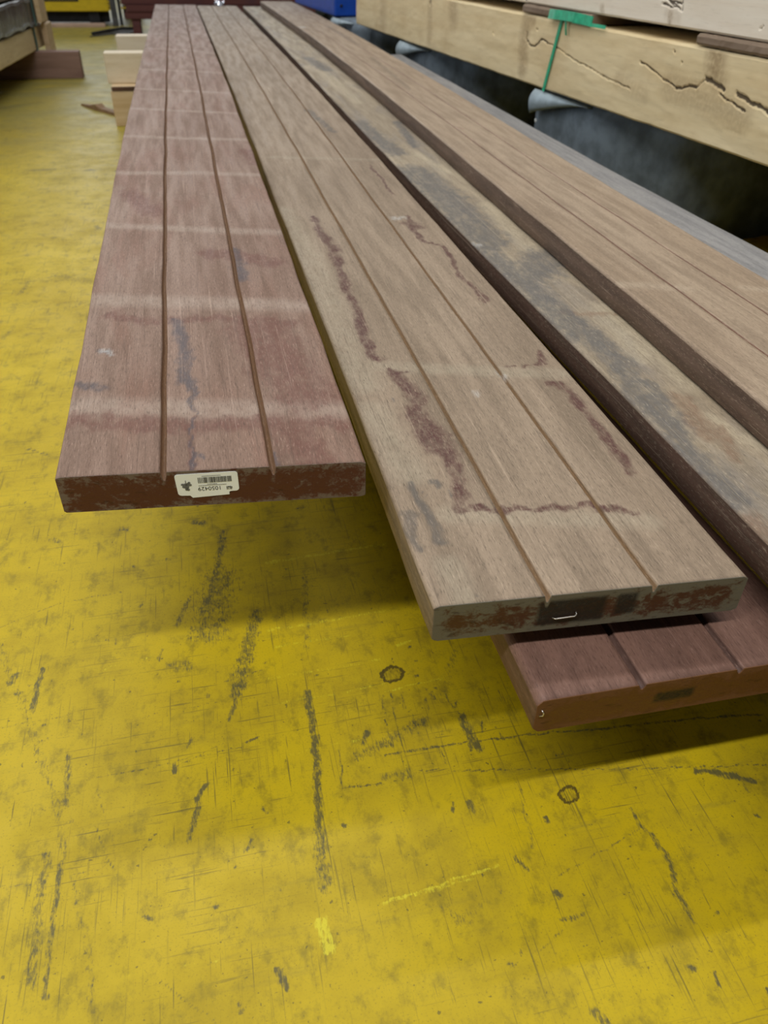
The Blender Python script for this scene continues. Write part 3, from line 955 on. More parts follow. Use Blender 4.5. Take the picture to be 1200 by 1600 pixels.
p1 = plank('hardwood_plank', 'pinkish brown grooved plank with white barcode sticker on its red end', 0.665, 7.2,
           [(0, -0.1705), (8, -0.1705)], Z1, 0.30, 0.042, M['p1'], M['end1'], (0.339, 0.692), skew=0.10, stains=STAINS_1, seed=1, gw=0.0034, gd=0.010)
p2 = plank('hardwood_plank', 'grey tan grooved plank with dark red water stains and a stapled worn end', 0.469, 7.2,
           [(0, 0.159), (8, 0.138)], Z2, 0.30, 0.043, M['p2'], M['end2'], (0.350, 0.690), skew=0.065, stains=STAINS_2, seed=2, bevel=0.003,
           gw=0.0032, gd=0.008, ink=((0.10, 0.16, 0.15, 0.85), (0.172, 0.192, 0.2, 0.85)))
p3 = plank('hardwood_plank', 'mottled cream and dark grey plank lying flat beneath the tan plank', -0.05, 7.3,
           [(-1, 0.495), (8, 0.495)], Z3, 0.29, 0.042, M['p3'], None, (), stains=STAINS_3, seed=3, bevel=0.003)
p4 = plank('hardwood_plank', 'light tan plank with two thin dark red grooves, lying on top of other planks', -0.05, 7.15,
           [(-1, 0.575), (0.45, 0.588), (0.65, 0.595), (1.46, 0.62), (2.4, 0.638), (3.2, 0.645), (4.5, 0.645), (7.2, 0.62)], Z4, 0.245, 0.0425,
           M['p4'], None, (0.325, 0.655), gw=0.0022, gd=0.004, stains=STAINS_4, seed=4, bevel=0.003)
p5 = plank('hardwood_plank', 'red brown grooved plank with orange end, lowest one of the pile', 0.402, 7.1,
           [(0, 0.2375), (8, 0.2375)], Z5, 0.30, 0.043, M['p5'], M['end5'], (0.338, 0.668), skew=0.012, seed=5, bevel=0.006, gw=0.004, gd=0.006,
           near=0.01, grow=1.02, ink=((0.118, 0.155, 0.35, 0.7),))
p6 = plank('hardwood_plank', 'weathered blue grey plank mostly covered by the light tan plank', 0.0, 4.2,
           [(-1, 0.80), (4, 0.80), (8, 0.78)], Z6, 0.232, 0.042, M['p6'], None, (), seed=6, near=0.01, grow=1.02)


def on_end(pl, skew, th, t, d, h):
    """point on the near end of a plank: t across, d out of the end, h below the top"""
    return (t, -skew * t - 0.0008 - d, th - h)


# barcode sticker, stuck upside down on the waxed end
def sticker():
    sk, th = 0.10, 0.042
    out = []
    L, T0, W, Hh = 0.112, 0.0035, 0.061, 0.0285

    def P(a, h, d):                                   # a, h in 0..1 on the sticker
        return on_end(p1, sk, th, L + a * W, d, T0 + h * Hh - 0.0008 * a)
    ol = []
    for cx, cy, a0 in ((0.05, 0.10, 180), (0.95, 0.10, 270)):
        for k in range(5):
            q = math.radians(a0 + 90 * k / 4)
            ol.append((cx + 0.05 * math.cos(q), cy + 0.10 * math.sin(q)))
    ol += [(1.0, 0.72), (0.985, 0.78), (0.955, 0.81), (0.86, 0.815), (0.835, 0.84), (0.835, 0.93), (0.83, 0.95), (0.24, 1.0), (0.225, 0.96), (0.2, 0.90), (0.07, 0.885), (0.035, 0.86), (0.015, 0.8)]
    n = len(ol)
    v = [P(a, h, 0.0005) for a, h in ol] + [P(a, h, 0.0) for a, h in ol]
    f = [tuple(range(n))] + [(i, i + n, (i + 1) % n + n, (i + 1) % n) for i in range(n)]
    s = mesh_obj('label_sticker', v, f, M['paper'], p1)
    s['label'] = 'white paper barcode sticker placed upside down'

    def bars(name, rects, mat):
        v, f = [], []
        for a0, a1, h0, h1 in rects:
            k = len(v)
            v += [P(a0, h0, 0.0007), P(a1, h0, 0.0007), P(a1, h1, 0.0007), P(a0, h1, 0.0007)]
            v += [P(a0, h0, 0.0005), P(a1, h0, 0.0005), P(a1, h1, 0.0005), P(a0, h1, 0.0005)]
            f += [(k, k + 3, k + 2, k + 1), (k, k + 1, k + 5, k + 4), (k + 1, k + 2, k + 6, k + 5), (k + 2, k + 3, k + 7, k + 6), (k + 3, k, k + 4, k + 7)]
        return mesh_obj(name, v, f, mat, s)
    rr = random.Random(5)
    rc, a = [], 0.36
    while a < 0.885:
        bw = rr.choice((0.006, 0.006, 0.012, 0.018))
        rc.append((a, a + bw, 0.17, 0.40))
        a += bw + rr.choice((0.006, 0.006, 0.012))
    bars('barcode', rc, M['ink'])
    rc = []
    for a0, a1, h in ((0.43, 0.72, 0.115), (0.36, 0.80, 0.505), (0.50, 0.66, 0.455)):     # lines of print too small to read
        a = a0
        while a < a1:
            rc.append((a, a + 0.010, h - 0.012, h + 0.014))
            a += 0.016
    bars('small_print', rc, M['grey_ink'])
    bars('code_mark', [(0.80, 0.815, 0.60, 0.73), (0.82, 0.85, 0.60, 0.65), (0.825, 0.84, 0.68, 0.73), (0.855, 0.87, 0.60, 0.73), (0.875, 0.89, 0.62, 0.68), (0.875, 0.885, 0.70, 0.73)], M['ink'])
    # tree emblem (upside down like the print): round crown of dots and a trunk
    v, f = [], []
    pos = [(0.165, 0.49), (0.125, 0.47), (0.205, 0.46), (0.105, 0.42), (0.145, 0.42), (0.19, 0.40), (0.23, 0.45), (0.215, 0.36), (0.15, 0.55), (0.175, 0.58), (0.185, 0.53), (0.16, 0.63), (0.19, 0.64), (0.12, 0.52), (0.175, 0.44)]
    for a, h in pos:
        k = len(v)
        for i in range(8):
            q = math.pi * i / 4
            v.append(P(a + 0.024 * math.cos(q), h + 0.052 * math.sin(q), 0.0007))
        f.append(tuple(range(k + 7, k - 1, -1)))
    k = len(v)
    v += [P(a, h, 0.0007) for a, h in ((0.155, 0.25), (0.168, 0.25), (0.172, 0.45), (0.155, 0.45))]
    f.append((k, k + 3, k + 2, k + 1))
    mesh_obj('tree_emblem', v, f, M['grey_ink'], s)
    # the number, turned by half a turn
    cu = bpy.data.curves.new('number', 'FONT')
    cu.body = '1050429'
    cu.size = 1.0
    to = bpy.data.objects.new('number', cu)
    COL.objects.link(to)
    dg = bpy.context.evaluated_depsgraph_get()
    tm = bpy.data.meshes.new_from_object(to.evaluated_get(dg))
    bpy.data.objects.remove(to)
    c = np.array([q.co[:2] for q in tm.vertices])
    lo, hi = c.min(0), c.max(0)
    c = (c - lo) / (hi - lo)
    for q, (cx, cy) in zip(tm.vertices, c):
        q.co = P(0.70 - cx * 0.355, 0.565 + cy * 0.155, 0.0007)
    tm.materials.append(M['ink'])
    no = bpy.data.objects.new('printed_number', tm)
    COL.objects.link(no)
    no.parent = s


sticker()
# staples left in the ends
e2 = lambda t, d, h: on_end(p2, 0.065, 0.043, t, d, h)
tube('staple', [e2(0.112, 0.0005, 0.0275), e2(0.114, 0.0025, 0.0275), e2(0.1325, 0.0025, 0.0265), e2(0.134, 0.0025, 0.0245), e2(0.134, 0.0005, 0.023)], 0.0006, M['steel'], p2)['label'] = 'bent bright steel staple'
e5 = lambda t, d, h: on_end(p5, 0.012, 0.043, t, d, h)
tube('staple', [e5(0.006, 0.0003, 0.012), e5(0.0075, 0.002, 0.0145), e5(0.007, 0.002, 0.018), e5(0.0045, 0.0005, 0.0195)], 0.0006, M['steel'], p5)['label'] = 'small bent staple'


# ------------------------------------------------------------------ bearers that carry the planks
def bearer(name, label, b, mat, cat='bearer', group=None):
    x0, x1, y0, y1, z0, z1 = b
    o = box(name, (0, x1 - x0, 0, y1 - y0, 0, z1 - z0), mat, loc=(x0, y0, z0))
    return set_props(o, label, cat, group)


def ztop(ctrl, y):
    return float(curve(ctrl)(np.array([y]))[0])


bearer('timber_bearer', 'tan square timber bearer on the floor under the pinkish plank', (-0.36, 0.99, 4.27, 4.37, 0.0, 0.150), M['tan_block'])
lt = bearer('wood_lath', 'thin lath with a dark brown bark edge on the tan floor bearer', (-0.355, 0.99, 4.275, 4.42, 0.151, 0.169), M['tan_block'], 'lath')
box('bark_edge', (0.001, 1.344, -0.006, 0.0, 0.0, 0.0175), M['brown_lath'], lt, c=0.001)
bearer('wood_block', 'pale block with chalky top between lath and pinkish plank', (-0.372, 0.12, 4.36, 4.45, 0.170, ztop(Z1, 4.40) - 0.0435), M['chalk_block'], 'block')
bearer('wood_block', 'clean whitish block under the far part of the pinkish plank', (-0.364, 0.12, 5.23, 5.33, 0.192, ztop(Z1, 5.28) - 0.0435), M['white_block'], 'block')
bearer('timber_bearer', 'tan timber bearer under the clean whitish block', (-0.34, 0.2, 5.25, 5.35, 0.0, 0.191), M['tan_block'])
for yb in (4.29, 1.9):
    if yb < 4:
        bearer('timber_bearer', 'tan timber bearer hidden beneath the middle of the planks', (-0.10, 1.03, yb, yb + 0.1, 0.0, 0.167), M['tan_block'])
        bearer('wood_block', 'tan block under the middle of the pinkish plank', (-0.08, 0.11, yb, yb + 0.09, 0.168, ztop(Z1, yb + 0.045) - 0.0435), M['tan_block'], 'block')
    bearer('wood_block', 'small tan block between lowest plank and grey tan plank' if yb > 4 else 'small tan block between lowest plank and middle of grey tan plank',
           (0.26, 0.44, yb, yb + 0.08, ztop(Z5, yb + 0.04) + 0.001, ztop(Z2, yb + 0.04) - 0.0445), M['tan_block'], 'block')
    bearer('wood_block', 'tan block carrying the mottled and weathered planks' if yb > 4 else 'tan block carrying the middle of the mottled and weathered planks',
           (0.56, 0.97, yb, yb + 0.08, 0.170 if yb > 4 else 0.168, ztop(Z3, yb + 0.04) - 0.0435), M['tan_block'], 'block')

# broken lath on the floor
v, f = [], []
A, B = np.array([-0.572, 4.885]), np.array([-0.33, 4.50])
d = (B - A) / np.linalg.norm(B - A)
nrm = np.array([-d[1], d[0]])
LN = np.linalg.norm(B - A)
for i, (s, hw, zz) in enumerate(((0, 0.006, 0.006), (0.15, 0.017, 0.012), (0.3, 0.02, 0.016), (0.42, 0.024, 0.03), (0.5, 0.022, 0.016), (0.75, 0.022, 0.014), (1, 0.02, 0.014))):
    c = d * s * LN
    for a, z in ((-hw, 0.0005), (hw, 0.0005), (hw * 0.9, zz), (-hw * 0.9, zz)):
        v.append((c[0] + nrm[0] * a, c[1] + nrm[1] * a, z))
for i in range(6):
    for j in range(4):
        a, b2 = i * 4 + j, i * 4 + (j + 1) % 4
        f.append((a, b2, b2 + 4, a + 4))
f += [(3, 2, 1, 0), (24, 25, 26, 27)]
set_props(mesh_obj('broken_lath', v, f, wood_mat('bark_brown', (0.20, 0.12, 0.06), (0.27, 0.17, 0.09), None, 1, 3, 'x'), loc=(A[0], A[1], 0)),
          'splintered brown lath lying on the yellow floor', 'lath')

# ------------------------------------------------------------------ right: pile of heavy beams
RX, RR = 1.3806, math.atan(0.078)
rp = lambda lx, ly, z: (RX + lx * math.cos(RR) - ly * math.sin(RR), lx * math.sin(RR) + ly * math.cos(RR), z)


def rb(name, label, b, mat, seed, cat='timber', group=None, amp=0.0025):
    x0, x1, y0, y1, z0, z1 = b
    o = rough_beam(name, (0, x1 - x0, 0, y1 - y0, 0, z1 - z0), mat, loc=rp(x0, y0, z0), seed=seed, amp=amp)
    o.rotation_euler = (0, 0, RR)
    return set_props(o, label, cat, group)


ORD = ('first', 'second', 'third', 'fourth', 'fifth', 'sixth')
BB, BT = Z - 0.402, Z - 0.2025


def faced_beam(name, label, b, mat, seed, cracks=(), stains=(), amp=0.0015, step=0.0045):
    """beam whose visible side is gridded; cracks are cut in, stains kept as masks"""
    x0, x1, y0, y1, z0, z1 = b
    H = z1 - z0
    W = x1 - x0
    c = 0.005
    zs_ = np.arange(c, H - c + 1e-6, 0.0027)
    prof = [(0.0, q, 1.0) for q in zs_] + [(c, H, 0), (W * 0.5, H, 0), (W - c, H, 0), (W, H - c, 0), (W, c, 0), (W - c, 0, 0), (c, 0, 0)]
    P = np.array(prof)
    m = len(P)
    yy = np.arange(0, y1 - y0 + 1e-6, step)
    n = len(yy)
    YY = np.broadcast_to(yy[:, None], (n, m))
    ZZ = np.broadcast_to(P[:, 1], (n, m)).copy()
    XX = np.broadcast_to(P[:, 0], (n, m)).copy()
    side = np.broadcast_to(P[:, 2], (n, m)).ravel()
    edge = np.clip(np.abs(ZZ - H / 2) / (H / 2), 0, 1) ** 6
    ZZ += amp * 2 * (fbm(YY * 14, ZZ * 0 + seed, seed) - 0.5) * edge
    XX += amp * 2 * (fbm(YY * 9, ZZ * 30, seed + 5) - 0.5)
    y, z = (YY + y0).ravel(), (ZZ + z0).ravel()
    jy = y + 0.012 * (fbm(y * 45, z * 45, seed + 9) - 0.5)
    jz = z + 0.010 * (fbm(y * 45, z * 45, seed + 19) - 0.5)
    cm = np.zeros_like(y)
    sm = np.zeros_like(y)
    for pts, w, st in cracks:
        paint(cm, jy, jz, pts, max(0.0038, w * 0.62), st)
    for pts, w, st in stains:
        paint(sm, jy, jz, pts, w, st)
    cm *= side
    sm *= side
    X_ = XX.ravel() + 0.004 * cm
    co3 = np.stack([X_, YY.ravel(), ZZ.ravel()], 1)
    faces = []
    for i in range(n - 1):
        k = i * m
        faces += [(k + j, k + m + j, k + m + (j + 1) % m, k + (j + 1) % m) for j in range(m)]
    faces += [tuple(range(m)), tuple((n - 1) * m + j for j in range(m - 1, -1, -1))]
    o = mesh_obj(name, co3, faces, mat, loc=rp(x0, y0, z0))
    ca = o.data.color_attributes.new('marks', 'FLOAT_COLOR', 'POINT')
    ca.data.foreach_set('color', np.stack([cm, sm, 0 * cm, 1 + 0 * cm], 1).astype(np.float32).ravel())
    o.rotation_euler = (0, 0, RR)
    return set_props(o, label, 'timber')


bm1 = faced_beam('squared_timber', 'long pale yellow beam with cracks and knots, bound by a green strap', (0, 0.2, 0.55, 5.12, BB, BT), M['pale_beam_face'], 11,
                 cracks=[([(2.92, 0.50), (2.918, 0.483), (2.88, 0.466), (2.845, 0.468), (2.807, 0.49), (2.76, 0.485)], 0.008, 1.0),
                         ([(2.807, 0.49), (2.689, 0.479), (2.554, 0.457), (2.391, 0.438), (2.227, 0.424)], 0.005, 0.75),
                         ([(2.206, 0.496), (2.105, 0.473), (2.025, 0.455)], 0.006, 0.9), ([(2.025, 0.455), (1.995, 0.458), (1.975, 0.469), (1.945, 0.467)], 0.007, 1.0),
                         ([(1.945, 0.467), (1.918, 0.489), (1.89, 0.492)], 0.006, 0.8), ([(1.915, 0.492), (1.866, 0.482), (1.84, 0.476)], 0.012, 1.0),
                         ([(1.85, 0.466), (1.788, 0.455), (1.747, 0.448)], 0.006, 0.9), ([(1.79, 0.475), (1.73, 0.466), (1.671, 0.456), (1.55, 0.44)], 0.011, 1.0),
                         ([(2.066, 0.534), (2.062, 0.532)], 0.008, 1.0), ([(2.02, 0.515), (2.018, 0.513)], 0.005, 1.0), ([(3.90, 0.55), (3.90, 0.53)], 0.03, 0.8),
                         ([(2.85, 0.516), (2.84, 0.514)], 0.008, 0.7), ([(3.2, 0.475), (3.19, 0.472)], 0.010, 0.6)],
                 stains=[([(2.93, 0.553), (2.925, 0.52), (2.935, 0.48), (2.92, 0.40)], 0.05, 0.8), ([(2.9, 0.545), (2.88, 0.54)], 0.03, 0.9),
                         ([(1.895, 0.55), (1.885, 0.52)], 0.05, 1.0), ([(1.88, 0.52), (1.87, 0.49)], 0.05, 0.7), ([(2.05, 0.46), (1.9, 0.45), (1.75, 0.43)], 0.05, 0.5),
                         ([(3.62, 0.54), (3.61, 0.5)], 0.07, 0.7), ([(3.9, 0.54), (3.89, 0.40)], 0.04, 0.5), ([(2.3, 0.44), (2.15, 0.42)], 0.03, 0.4), ([(4.6, 0.5), (4.6, 0.4)], 0.08, 0.4)])
for k, (a, ye) in enumerate(((0.21, 4.9), (0.42, 5.05), (0.63, 4.8), (0.84, 4.95), (1.05, 4.7), (1.26, 5.0))):  # rear rows added as a roof that keeps the space beneath dark
    rb('squared_timber', '%s pale beam added for shade behind the strapped one in the lower layer' % ORD[k], (a, a + 0.2, 0.6, ye, BB, BT - 0.002), M['pale_beam'], 20 + k, group='added beams of the lower layer')
UB = Z - 0.173
faced_beam('squared_timber', 'whitish planed beam resting on brown spacer boards, with a black stamp mark', (0.012, 0.2, 0.5, 4.6, UB, UB + 0.2), M['white_beam_face'], 31,
           cracks=[([(2.175, 0.640), (2.09, 0.633)], 0.008, 1.0), ([(2.17, 0.628), (2.14, 0.624), (2.09, 0.622)], 0.007, 0.9), ([(2.085, 0.64), (2.082, 0.62)], 0.006, 0.9),
                   ([(2.15, 0.637), (2.11, 0.626)], 0.006, 0.8), ([(1.78, 0.606), (1.775, 0.612)], 0.005, 0.8), ([(2.98, 0.60), (2.97, 0.585)], 0.012, 0.8)],
           stains=[([(2.128, 0.61), (2.122, 0.59)], 0.012, 0.9), ([(2.145, 0.61), (2.09, 0.60)], 0.02, 0.3), ([(2.47, 0.60), (2.46, 0.585)], 0.015, 0.6)], amp=0.0006)
for k, a in enumerate((0.21, 0.42, 0.63, 0.84, 1.05, 1.26)):  # more added rows, so the gap behind the front beam stays dark
    rb('squared_timber', '%s whitish beam added for shade behind the stamped one in the upper layer' % ORD[k], (a, a + 0.2, 0.5, 4.5, UB, UB + 0.2), M['white_beam'], 33 + k, group='added beams of the upper layer', amp=0.002)
def spacer(label, y0, y1):
    o = rb('spacer_board', label, (-0.004, 1.45, y0, y1, BT + 0.003, UB - 0.002), M['spacer'], 40 + int(y0 * 10), 'spacer', amp=0.002)
    return o


spacer('grey brown spacer board between beam layers beside the green strap', 2.50, 2.96)
spacer('brown spacer board between beam layers with a dark stain below it', 1.52, 1.975)
spacer('brown spacer board between the far ends of the beams', 4.0, 4.4)


# green strap around the strapped beam
st = empty('binding_strap', rp(0, 2.70, BB), RR)
set_props(st, 'bright green plastic strap tied around the pale yellow beam', 'strap')
ribbon('band', [(-0.006, 0.037, -0.004), (-0.0045, 0.036, 0.0), (-0.0045, 0.005, 0.1), (-0.0045, -0.026, 0.1955), (-0.0055, -0.029, 0.206)], (0, 1, 0.28), 0.016, 0.0012, M['green'], st)
ribbon('wide_band', [(-0.012, 0.045, 0.213), (-0.016, 0.0, 0.215), (-0.014, -0.06, 0.216), (-0.013, -0.12, 0.216), (-0.009, -0.17, 0.214), (-0.007, -0.22, 0.212)], (0.15, 0, 1), 0.026, 0.003, M['green'], st)
ribbon('loose_end', [(-0.010, -0.06, 0.206), (-0.012, -0.072, 0.197), (-0.011, -0.074, 0.18), (-0.007, -0.073, 0.165)], (0, 1, 0), 0.009, 0.0015, M['green'], st)
ribbon('lower_band', [(-0.006, -0.10, 0.2035), (-0.008, -0.17, 0.204), (-0.008, -0.24, 0.204), (-0.007, -0.30, 0.204)], (0.2, 0, 1), 0.009, 0.0015, M['green'], st)


# canvas covered supports under the beams
def support(label, y, z1, x0=0.0, x1=0.72, d=0.85, flap=True):
    e = empty('canvas_support', rp(x0, y, 0), RR - math.radians(81))
    x1 += x0
    set_props(e, label, 'support', 'canvas covered supports under the right pile')
    W = x1 - x0
    # body: bowed front, softly rounded top edge
    v, f = [], []
    nxs = 14
    prof = [(0.02, 0.0), (0.005, 0.05), (0.0, 0.5 * z1), (0.0, z1 - 0.05), (0.006, z1 - 0.02), (0.03, z1 - 0.001), (d - 0.03, z1 - 0.001), (d, z1 - 0.03), (d, 0.0)]
    m = len(prof)
    for i in range(nxs + 1):
        u = i / nxs
        bow = 0.012 * math.sin(u * math.pi * 3)
        for j, (py, pz) in enumerate(prof):
            inset = 0.012 * (1 if i in (0, nxs) else 0)
            v.append((u * W, py + (bow if j < 5 else 0) + inset * (1 if j < 5 else -1), pz - (inset if 4 <= j <= 7 else 0)))
    for i in range(nxs):
        for j in range(m - 1):
            a = i * m + j
            f.append((a, a + m, a + m + 1, a + 1))
        f.append((i * m + m - 1, i * m + 2 * m - 1, i * m + m, i * m))
    f += [tuple(range(m)), tuple(nxs * m + j for j in range(m - 1, -1, -1))]
    mesh_obj('canvas_body', v, f, M['felt'], e, smooth=True)
    if flap:
        # curled flap hanging over the upper edge at the open corner
        v, f = [], []
        N, K = 12, 7
        for i in range(N + 1):
            u = i / N
            drop = 0.072 * (1 - u) ** 1.4 + 0.004
            for k in range(K + 1):
                q = k / K
                v.append((0.004 + 0.30 * u, 0.004 - 0.022 * math.sin(q * math.pi * 0.8) - 0.010 * (1 - u), z1 - 0.012 * u - drop * q + 0.010 * (1 - u) * math.sin(q * 3)))
        for i in range(N):
            for k in range(K):
                a = i * (K + 1) + k
                f.append((a, a + 1, a + K + 2, a + K + 1))
        fl = mesh_obj('canvas_flap', v, f, M['flap'], e, smooth=True)
        so = fl.modifiers.new('thick', 'SOLIDIFY')
        so.thickness = 0.003
        v = [(0.016, -0.004, z1 - 0.098), (0.03, -0.004, z1 - 0.098)]
        bpy_sphere('rivet', (0.024, -0.003, z1 - 0.096), 0.006, M['paper'], e)
    return e


def bpy_sphere(name, c, r, mat, parent):
    v, f = [], []
    R_, S_ = 6, 10
    for i in range(1, R_):
        a = math.pi * i / R_
        for k in range(S_):
            q = 2 * math.pi * k / S_
            v.append((c[0] + r * math.sin(a) * math.cos(q), c[1] + 0.4 * r * math.cos(a), c[2] + r * math.sin(a) * math.sin(q)))
    for i in range(R_ - 2):
        for k in range(S_):
            a, b2 = i * S_ + k, i * S_ + (k + 1) % S_
            f.append((a, b2, b2 + S_, a + S_))
    f += [tuple(range(S_ - 1, -1, -1)), tuple((R_ - 2) * S_ + k for k in range(S_))]
    return mesh_obj(name, v, f, mat, parent, smooth=True)


support('blue grey canvas covered support below the green strap', 2.80, BB - 0.005)
support('blue grey canvas covered support below the far half of the pale beam', 4.30, BB - 0.005)
support('blue grey canvas covered support under the far ends of the beams', 5.66, BB - 0.005, d=0.6)
support('blue grey canvas covered support under the blue crate', 6.75, 0.333, 0.16)
support('blue grey canvas covered support under the near ends of the beams', 1.3, BB - 0.005)

# blue crate
cr = empty('blue_crate', rp(0.05, 5.83, 0.335), RR)
set_props(cr, 'bright blue plastic crate standing behind the beam ends', 'crate')
box('crate_body', (0, 0.62, 0, 1.25, 0.0, 0.42), M['blue'], cr, c=0.008)
box('rim', (-0.015, 0.635, -0.015, 1.265, 0.38, 0.44), M['blue'], cr, c=0.006)
box('foot', (0.02, 0.10, 0.02, 0.3, -0.001, 0.0), M['blue'], cr, c=0.0)
bpy_sphere('bolt', (0.045, -0.002, 0.06), 0.010, M['black'], cr)

# ------------------------------------------------------------------ left: wrapped timber pile
LR = -math.atan(0.0742)
LX = -0.963 - 0.0742 * 4.985
lp = lambda lx, ly, z: (LX + lx * math.cos(LR) - ly * math.sin(LR), lx * math.sin(LR) + ly * math.cos(LR), z)


def lbeam(name, label, b, mat, seed, cat, amp=0.004, n=30):
    x0, x1, y0, y1, z0, z1 = b
    o = rough_beam(name, (0, x1 - x0, 0, y1 - y0, 0, z1 - z0), mat, loc=lp(x0, y0, z0), seed=seed, amp=amp, n=n)
    o.rotation_euler = (0, 0, LR)
    return set_props(o, label, cat)


lbeam('squared_timber', 'pale yellow timber at the bottom of the film wrapped pile', (-0.22, 0, 3.3, 6.22, 0.151, 0.275), M['pale_beam'], 51, 'timber')
lbeam('squared_timber', 'second timber at the bottom of the film wrapped pile, set behind', (-1.55, -0.3, 3.3, 6.2, 0.151, 0.275), M['pale_beam'], 52, 'timber')  # this timber and the bundles above are widened out of view for shade beneath
wb = lbeam('wrapped_bundle', 'bundle of boards wrapped in shiny grey stretch film', (-1.6, 0.008, 3.3, 6.2, 0.284, 0.425), M['film'], 53, 'bundle', 0.003, 60)
for k, (z0, z1) in enumerate(((0.002, 0.018), (0.122, 0.138))):
    ribbon('film_fold', [(1.61, 0.02 + 0.08 * i, (z0 + z1) / 2 + 0.006 * math.sin(i * 1.7) + 0.003 * math.sin(i * 4.1)) for i in range(36)], (0, 0, 1), z1 - z0, 0.004, M['film_seam'], wb)
lbeam('wrapped_bundle', 'brown topped bundle above the grey film wrapped one', (-1.6, 0.0, 3.3, 6.15, 0.435, 0.62), wood_mat('brown_wrap', (0.15, 0.12, 0.085), (0.21, 0.17, 0.12), None, 0.5, 2), 54, 'bundle')
lbeam('corner_batten', 'upright tan batten at the lower corner of the wrapped pile', (0.024, 0.055, 6.06, 6.22, 0.0, 0.285), M['tan_block'], 55, 'batten', 0.002, 4)
lbeam('corner_batten', 'upright tan batten at the upper corner of the wrapped pile', (0.024, 0.050, 6.00, 6.18, 0.290, 0.62), M['tan_block'], 56, 'batten', 0.002, 4)
ts = empty('binding_strap', lp(0, 5.93, 0.151), LR)
set_props(ts, 'thin teal strap around the film wrapped pile', 'strap')
ribbon('band', [(-0.02, 0, -0.0015), (0.003, 0, -0.0015), (0.006, 0, 0.03), (0.006, 0, 0.12), (0.026, 0, 0.13), (0.026, 0, 0.275)], (0, 1, 0), 0.035, 0.0015, M['teal'], ts)
rbk = bearer('timber_bearer', 'red brown timber block on the floor under the wrapped pile', (-2.3, -0.645, 5.86, 5.96, 0.0, 0.149), M['red_block'])
bearer('timber_bearer', 'red brown timber block under the near part of the wrapped pile', (-2.3, -1.2, 3.9, 4.0, 0.0, 0.149), M['red_block'])

# ------------------------------------------------------------------ background
ym = empty('yellow_container', (-1.62, 9.35, 0))
set_props(ym, 'yellow steel container with a black slot standing on a wooden skid', 'container')
box('body', (0, 0.95, 0.0, 0.8, 0.125, 0.75), M['yellow_steel'], ym, c=0.004)
box('slot', (0.1, 0.68, -0.006, 0.01, 0.205, 0.222), M['black'], ym, c=0.001)
box('slot', (0.66, 0.68, -0.006, 0.01, 0.222, 0.26), M['black'], ym, c=0.001)
for k in range(12):
    box('fin', (0.95, 0.965, 0.0, 0.03, 0.135 + k * 0.03, 0.150 + k * 0.03), M['yellow_steel'], ym, c=0.0)
box('corner_post', (0.968, 1.02, -0.02, 0.06, 0.0, 0.75), M['dark_steel'], ym, c=0.004)
for x in (0.1, 0.75):
    box('foot', (x, x + 0.1, 0.05, 0.7, 0.0, 0.125), M['black'], ym, c=0.003)
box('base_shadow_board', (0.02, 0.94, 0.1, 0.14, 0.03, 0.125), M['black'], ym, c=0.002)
bearer('wood_skid', 'pinkish wooden skid lying before the yellow container', (-1.62, -0.72, 9.24, 9.32, 0.0, 0.032), wood_mat('pink_skid', (0.42, 0.29, 0.22), (0.5, 0.37, 0.29), None, 1, 2, 'x'), 'skid')
rk = empty('slatted_rack', (-0.56, 9.45, 0))
set_props(rk, 'dark steel rack with yellow slats beside the yellow container', 'rack')
for k in range(9):
    box('slat', (0.0, 0.14, 0.0 + 0.02 * k, 0.9, 0.14 + k * 0.045, 0.152 + k * 0.045), M['yellow_steel'], rk, c=0.001)
for yq in (0.0, 0.85):
    box('post', (0.14, 0.17, yq, yq + 0.05, 0.0, 0.7), M['dark_steel'], rk, c=0.002)
    box('post', (-0.03, 0.0, yq, yq + 0.05, 0.0, 0.7), M['dark_steel'], rk, c=0.002)
box('back_panel', (-0.03, 0.17, 0.9, 0.92, 0.02, 0.7), M['black'], rk, c=0.001)
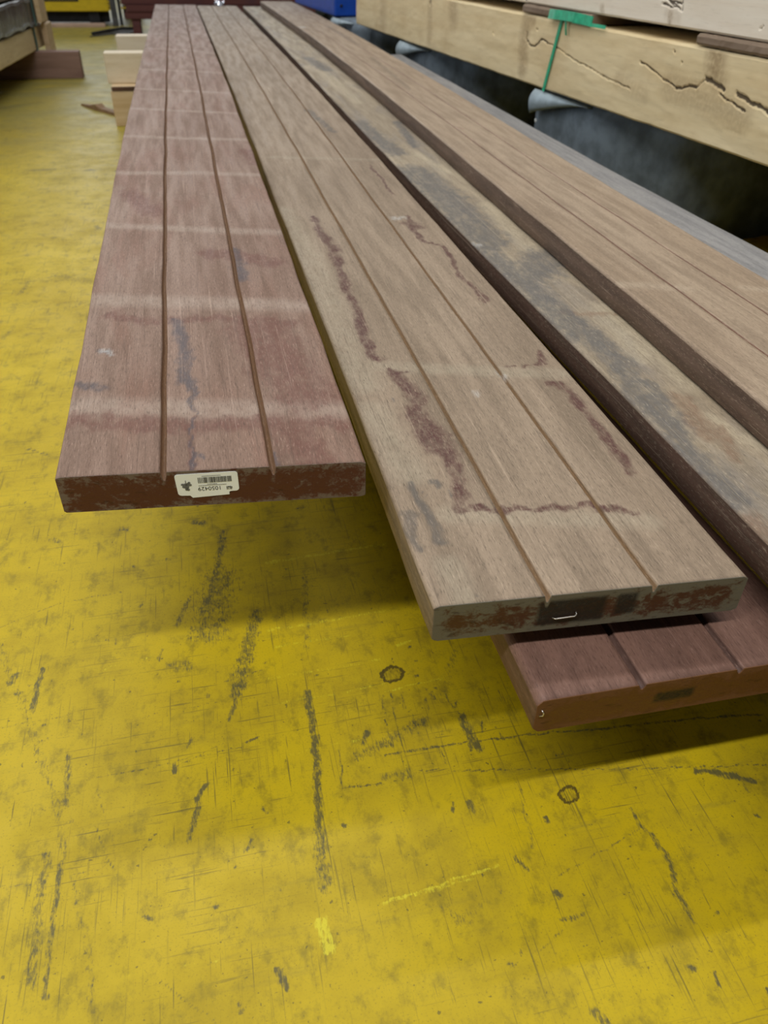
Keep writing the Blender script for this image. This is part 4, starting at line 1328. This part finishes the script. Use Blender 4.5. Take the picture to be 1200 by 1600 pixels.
# rubber sheet and bar on the floor
v = [(-0.80, 8.35), (-0.72, 8.75), (-0.55, 9.15), (-0.44, 9.1), (-0.40, 8.80), (-0.50, 8.45), (-0.62, 8.55)]
n = len(v)
set_props(mesh_obj('rubber_sheet', [(x + 0.58, y - 8.7, 0.001) for x, y in v] + [(x + 0.58, y - 8.7, 0.006 + 0.006 * (i % 2)) for i, (x, y) in enumerate(v)],
                   [tuple(range(n - 1, -1, -1)), tuple(range(n, 2 * n))] + [(i, (i + 1) % n, (i + 1) % n + n, i + n) for i in range(n)], M['dark_steel'], loc=(-0.58, 8.7, 0)),
          'dark grey rubber sheet lying on the floor before the container', 'sheet')
set_props(tube('bent_bar', [(0, 0, 0.022), (0.12, 0.22, 0.025), (0.25, 0.32, 0.035), (0.42, 0.36, 0.03)], 0.012, M['black'], loc=(-0.78, 8.42, 0)),
          'thin black bent bar lying on the rubber sheet', 'bar')

# dark red planks stacked behind the far plank ends
for k in range(6):
    o = box('red_plank', (0, 1.75, 0, 0.30, 0, 0.052), M['dark_red'], loc=(-0.47 + 0.02 * math.sin(k * 2.3), 8.38 + 0.012 * math.sin(k * 4.1), 0.132 + k * 0.0545), c=0.003)
    set_props(o, ['lowest dark red plank of the stack behind the plank ends', 'second dark red plank from the bottom of the far stack', 'third dark red plank from the bottom of the far stack',
                  'fourth dark red plank from the bottom of the far stack', 'fifth dark red plank from the bottom of the far stack', 'topmost dark red plank of the stack behind the plank ends'][k], 'plank', 'dark red planks in the far stack')
for x, lb in ((-0.42, 'dark red square bearer below the far stack, beside the rubber sheet'), (0.3, 'dark red square bearer below the middle of the far stack'),
              (1.05, 'dark red square bearer below the far stack, towards the blue crate')):
    bearer('stack_bearer', lb, (x, x + 0.07, 8.40, 8.66, 0.0, 0.131), M['dark_red'], 'bearer', 'bearers of the far red stack')
# scrap of foil on the far end of the grey tan plank
v, f = [], []
for i in range(5):
    for k in range(4):
        v.append((i * 0.018, k * 0.014, 0.012 + 0.014 * math.sin(i * 2.1 + k * 1.7) + 0.006 * k))
for i in range(4):
    for k in range(3):
        a = i * 4 + k
        f.append((a, a + 4, a + 5, a + 1))
fo = mesh_obj('foil_scrap', v, f, M['foil'], loc=(0.27, 7.1, ztop(Z2, 7.1) - 0.001))
fo.modifiers.new('thick', 'SOLIDIFY').thickness = 0.0015
set_props(fo, 'crumpled shiny foil scrap on the far end of the grey tan plank', 'scrap')
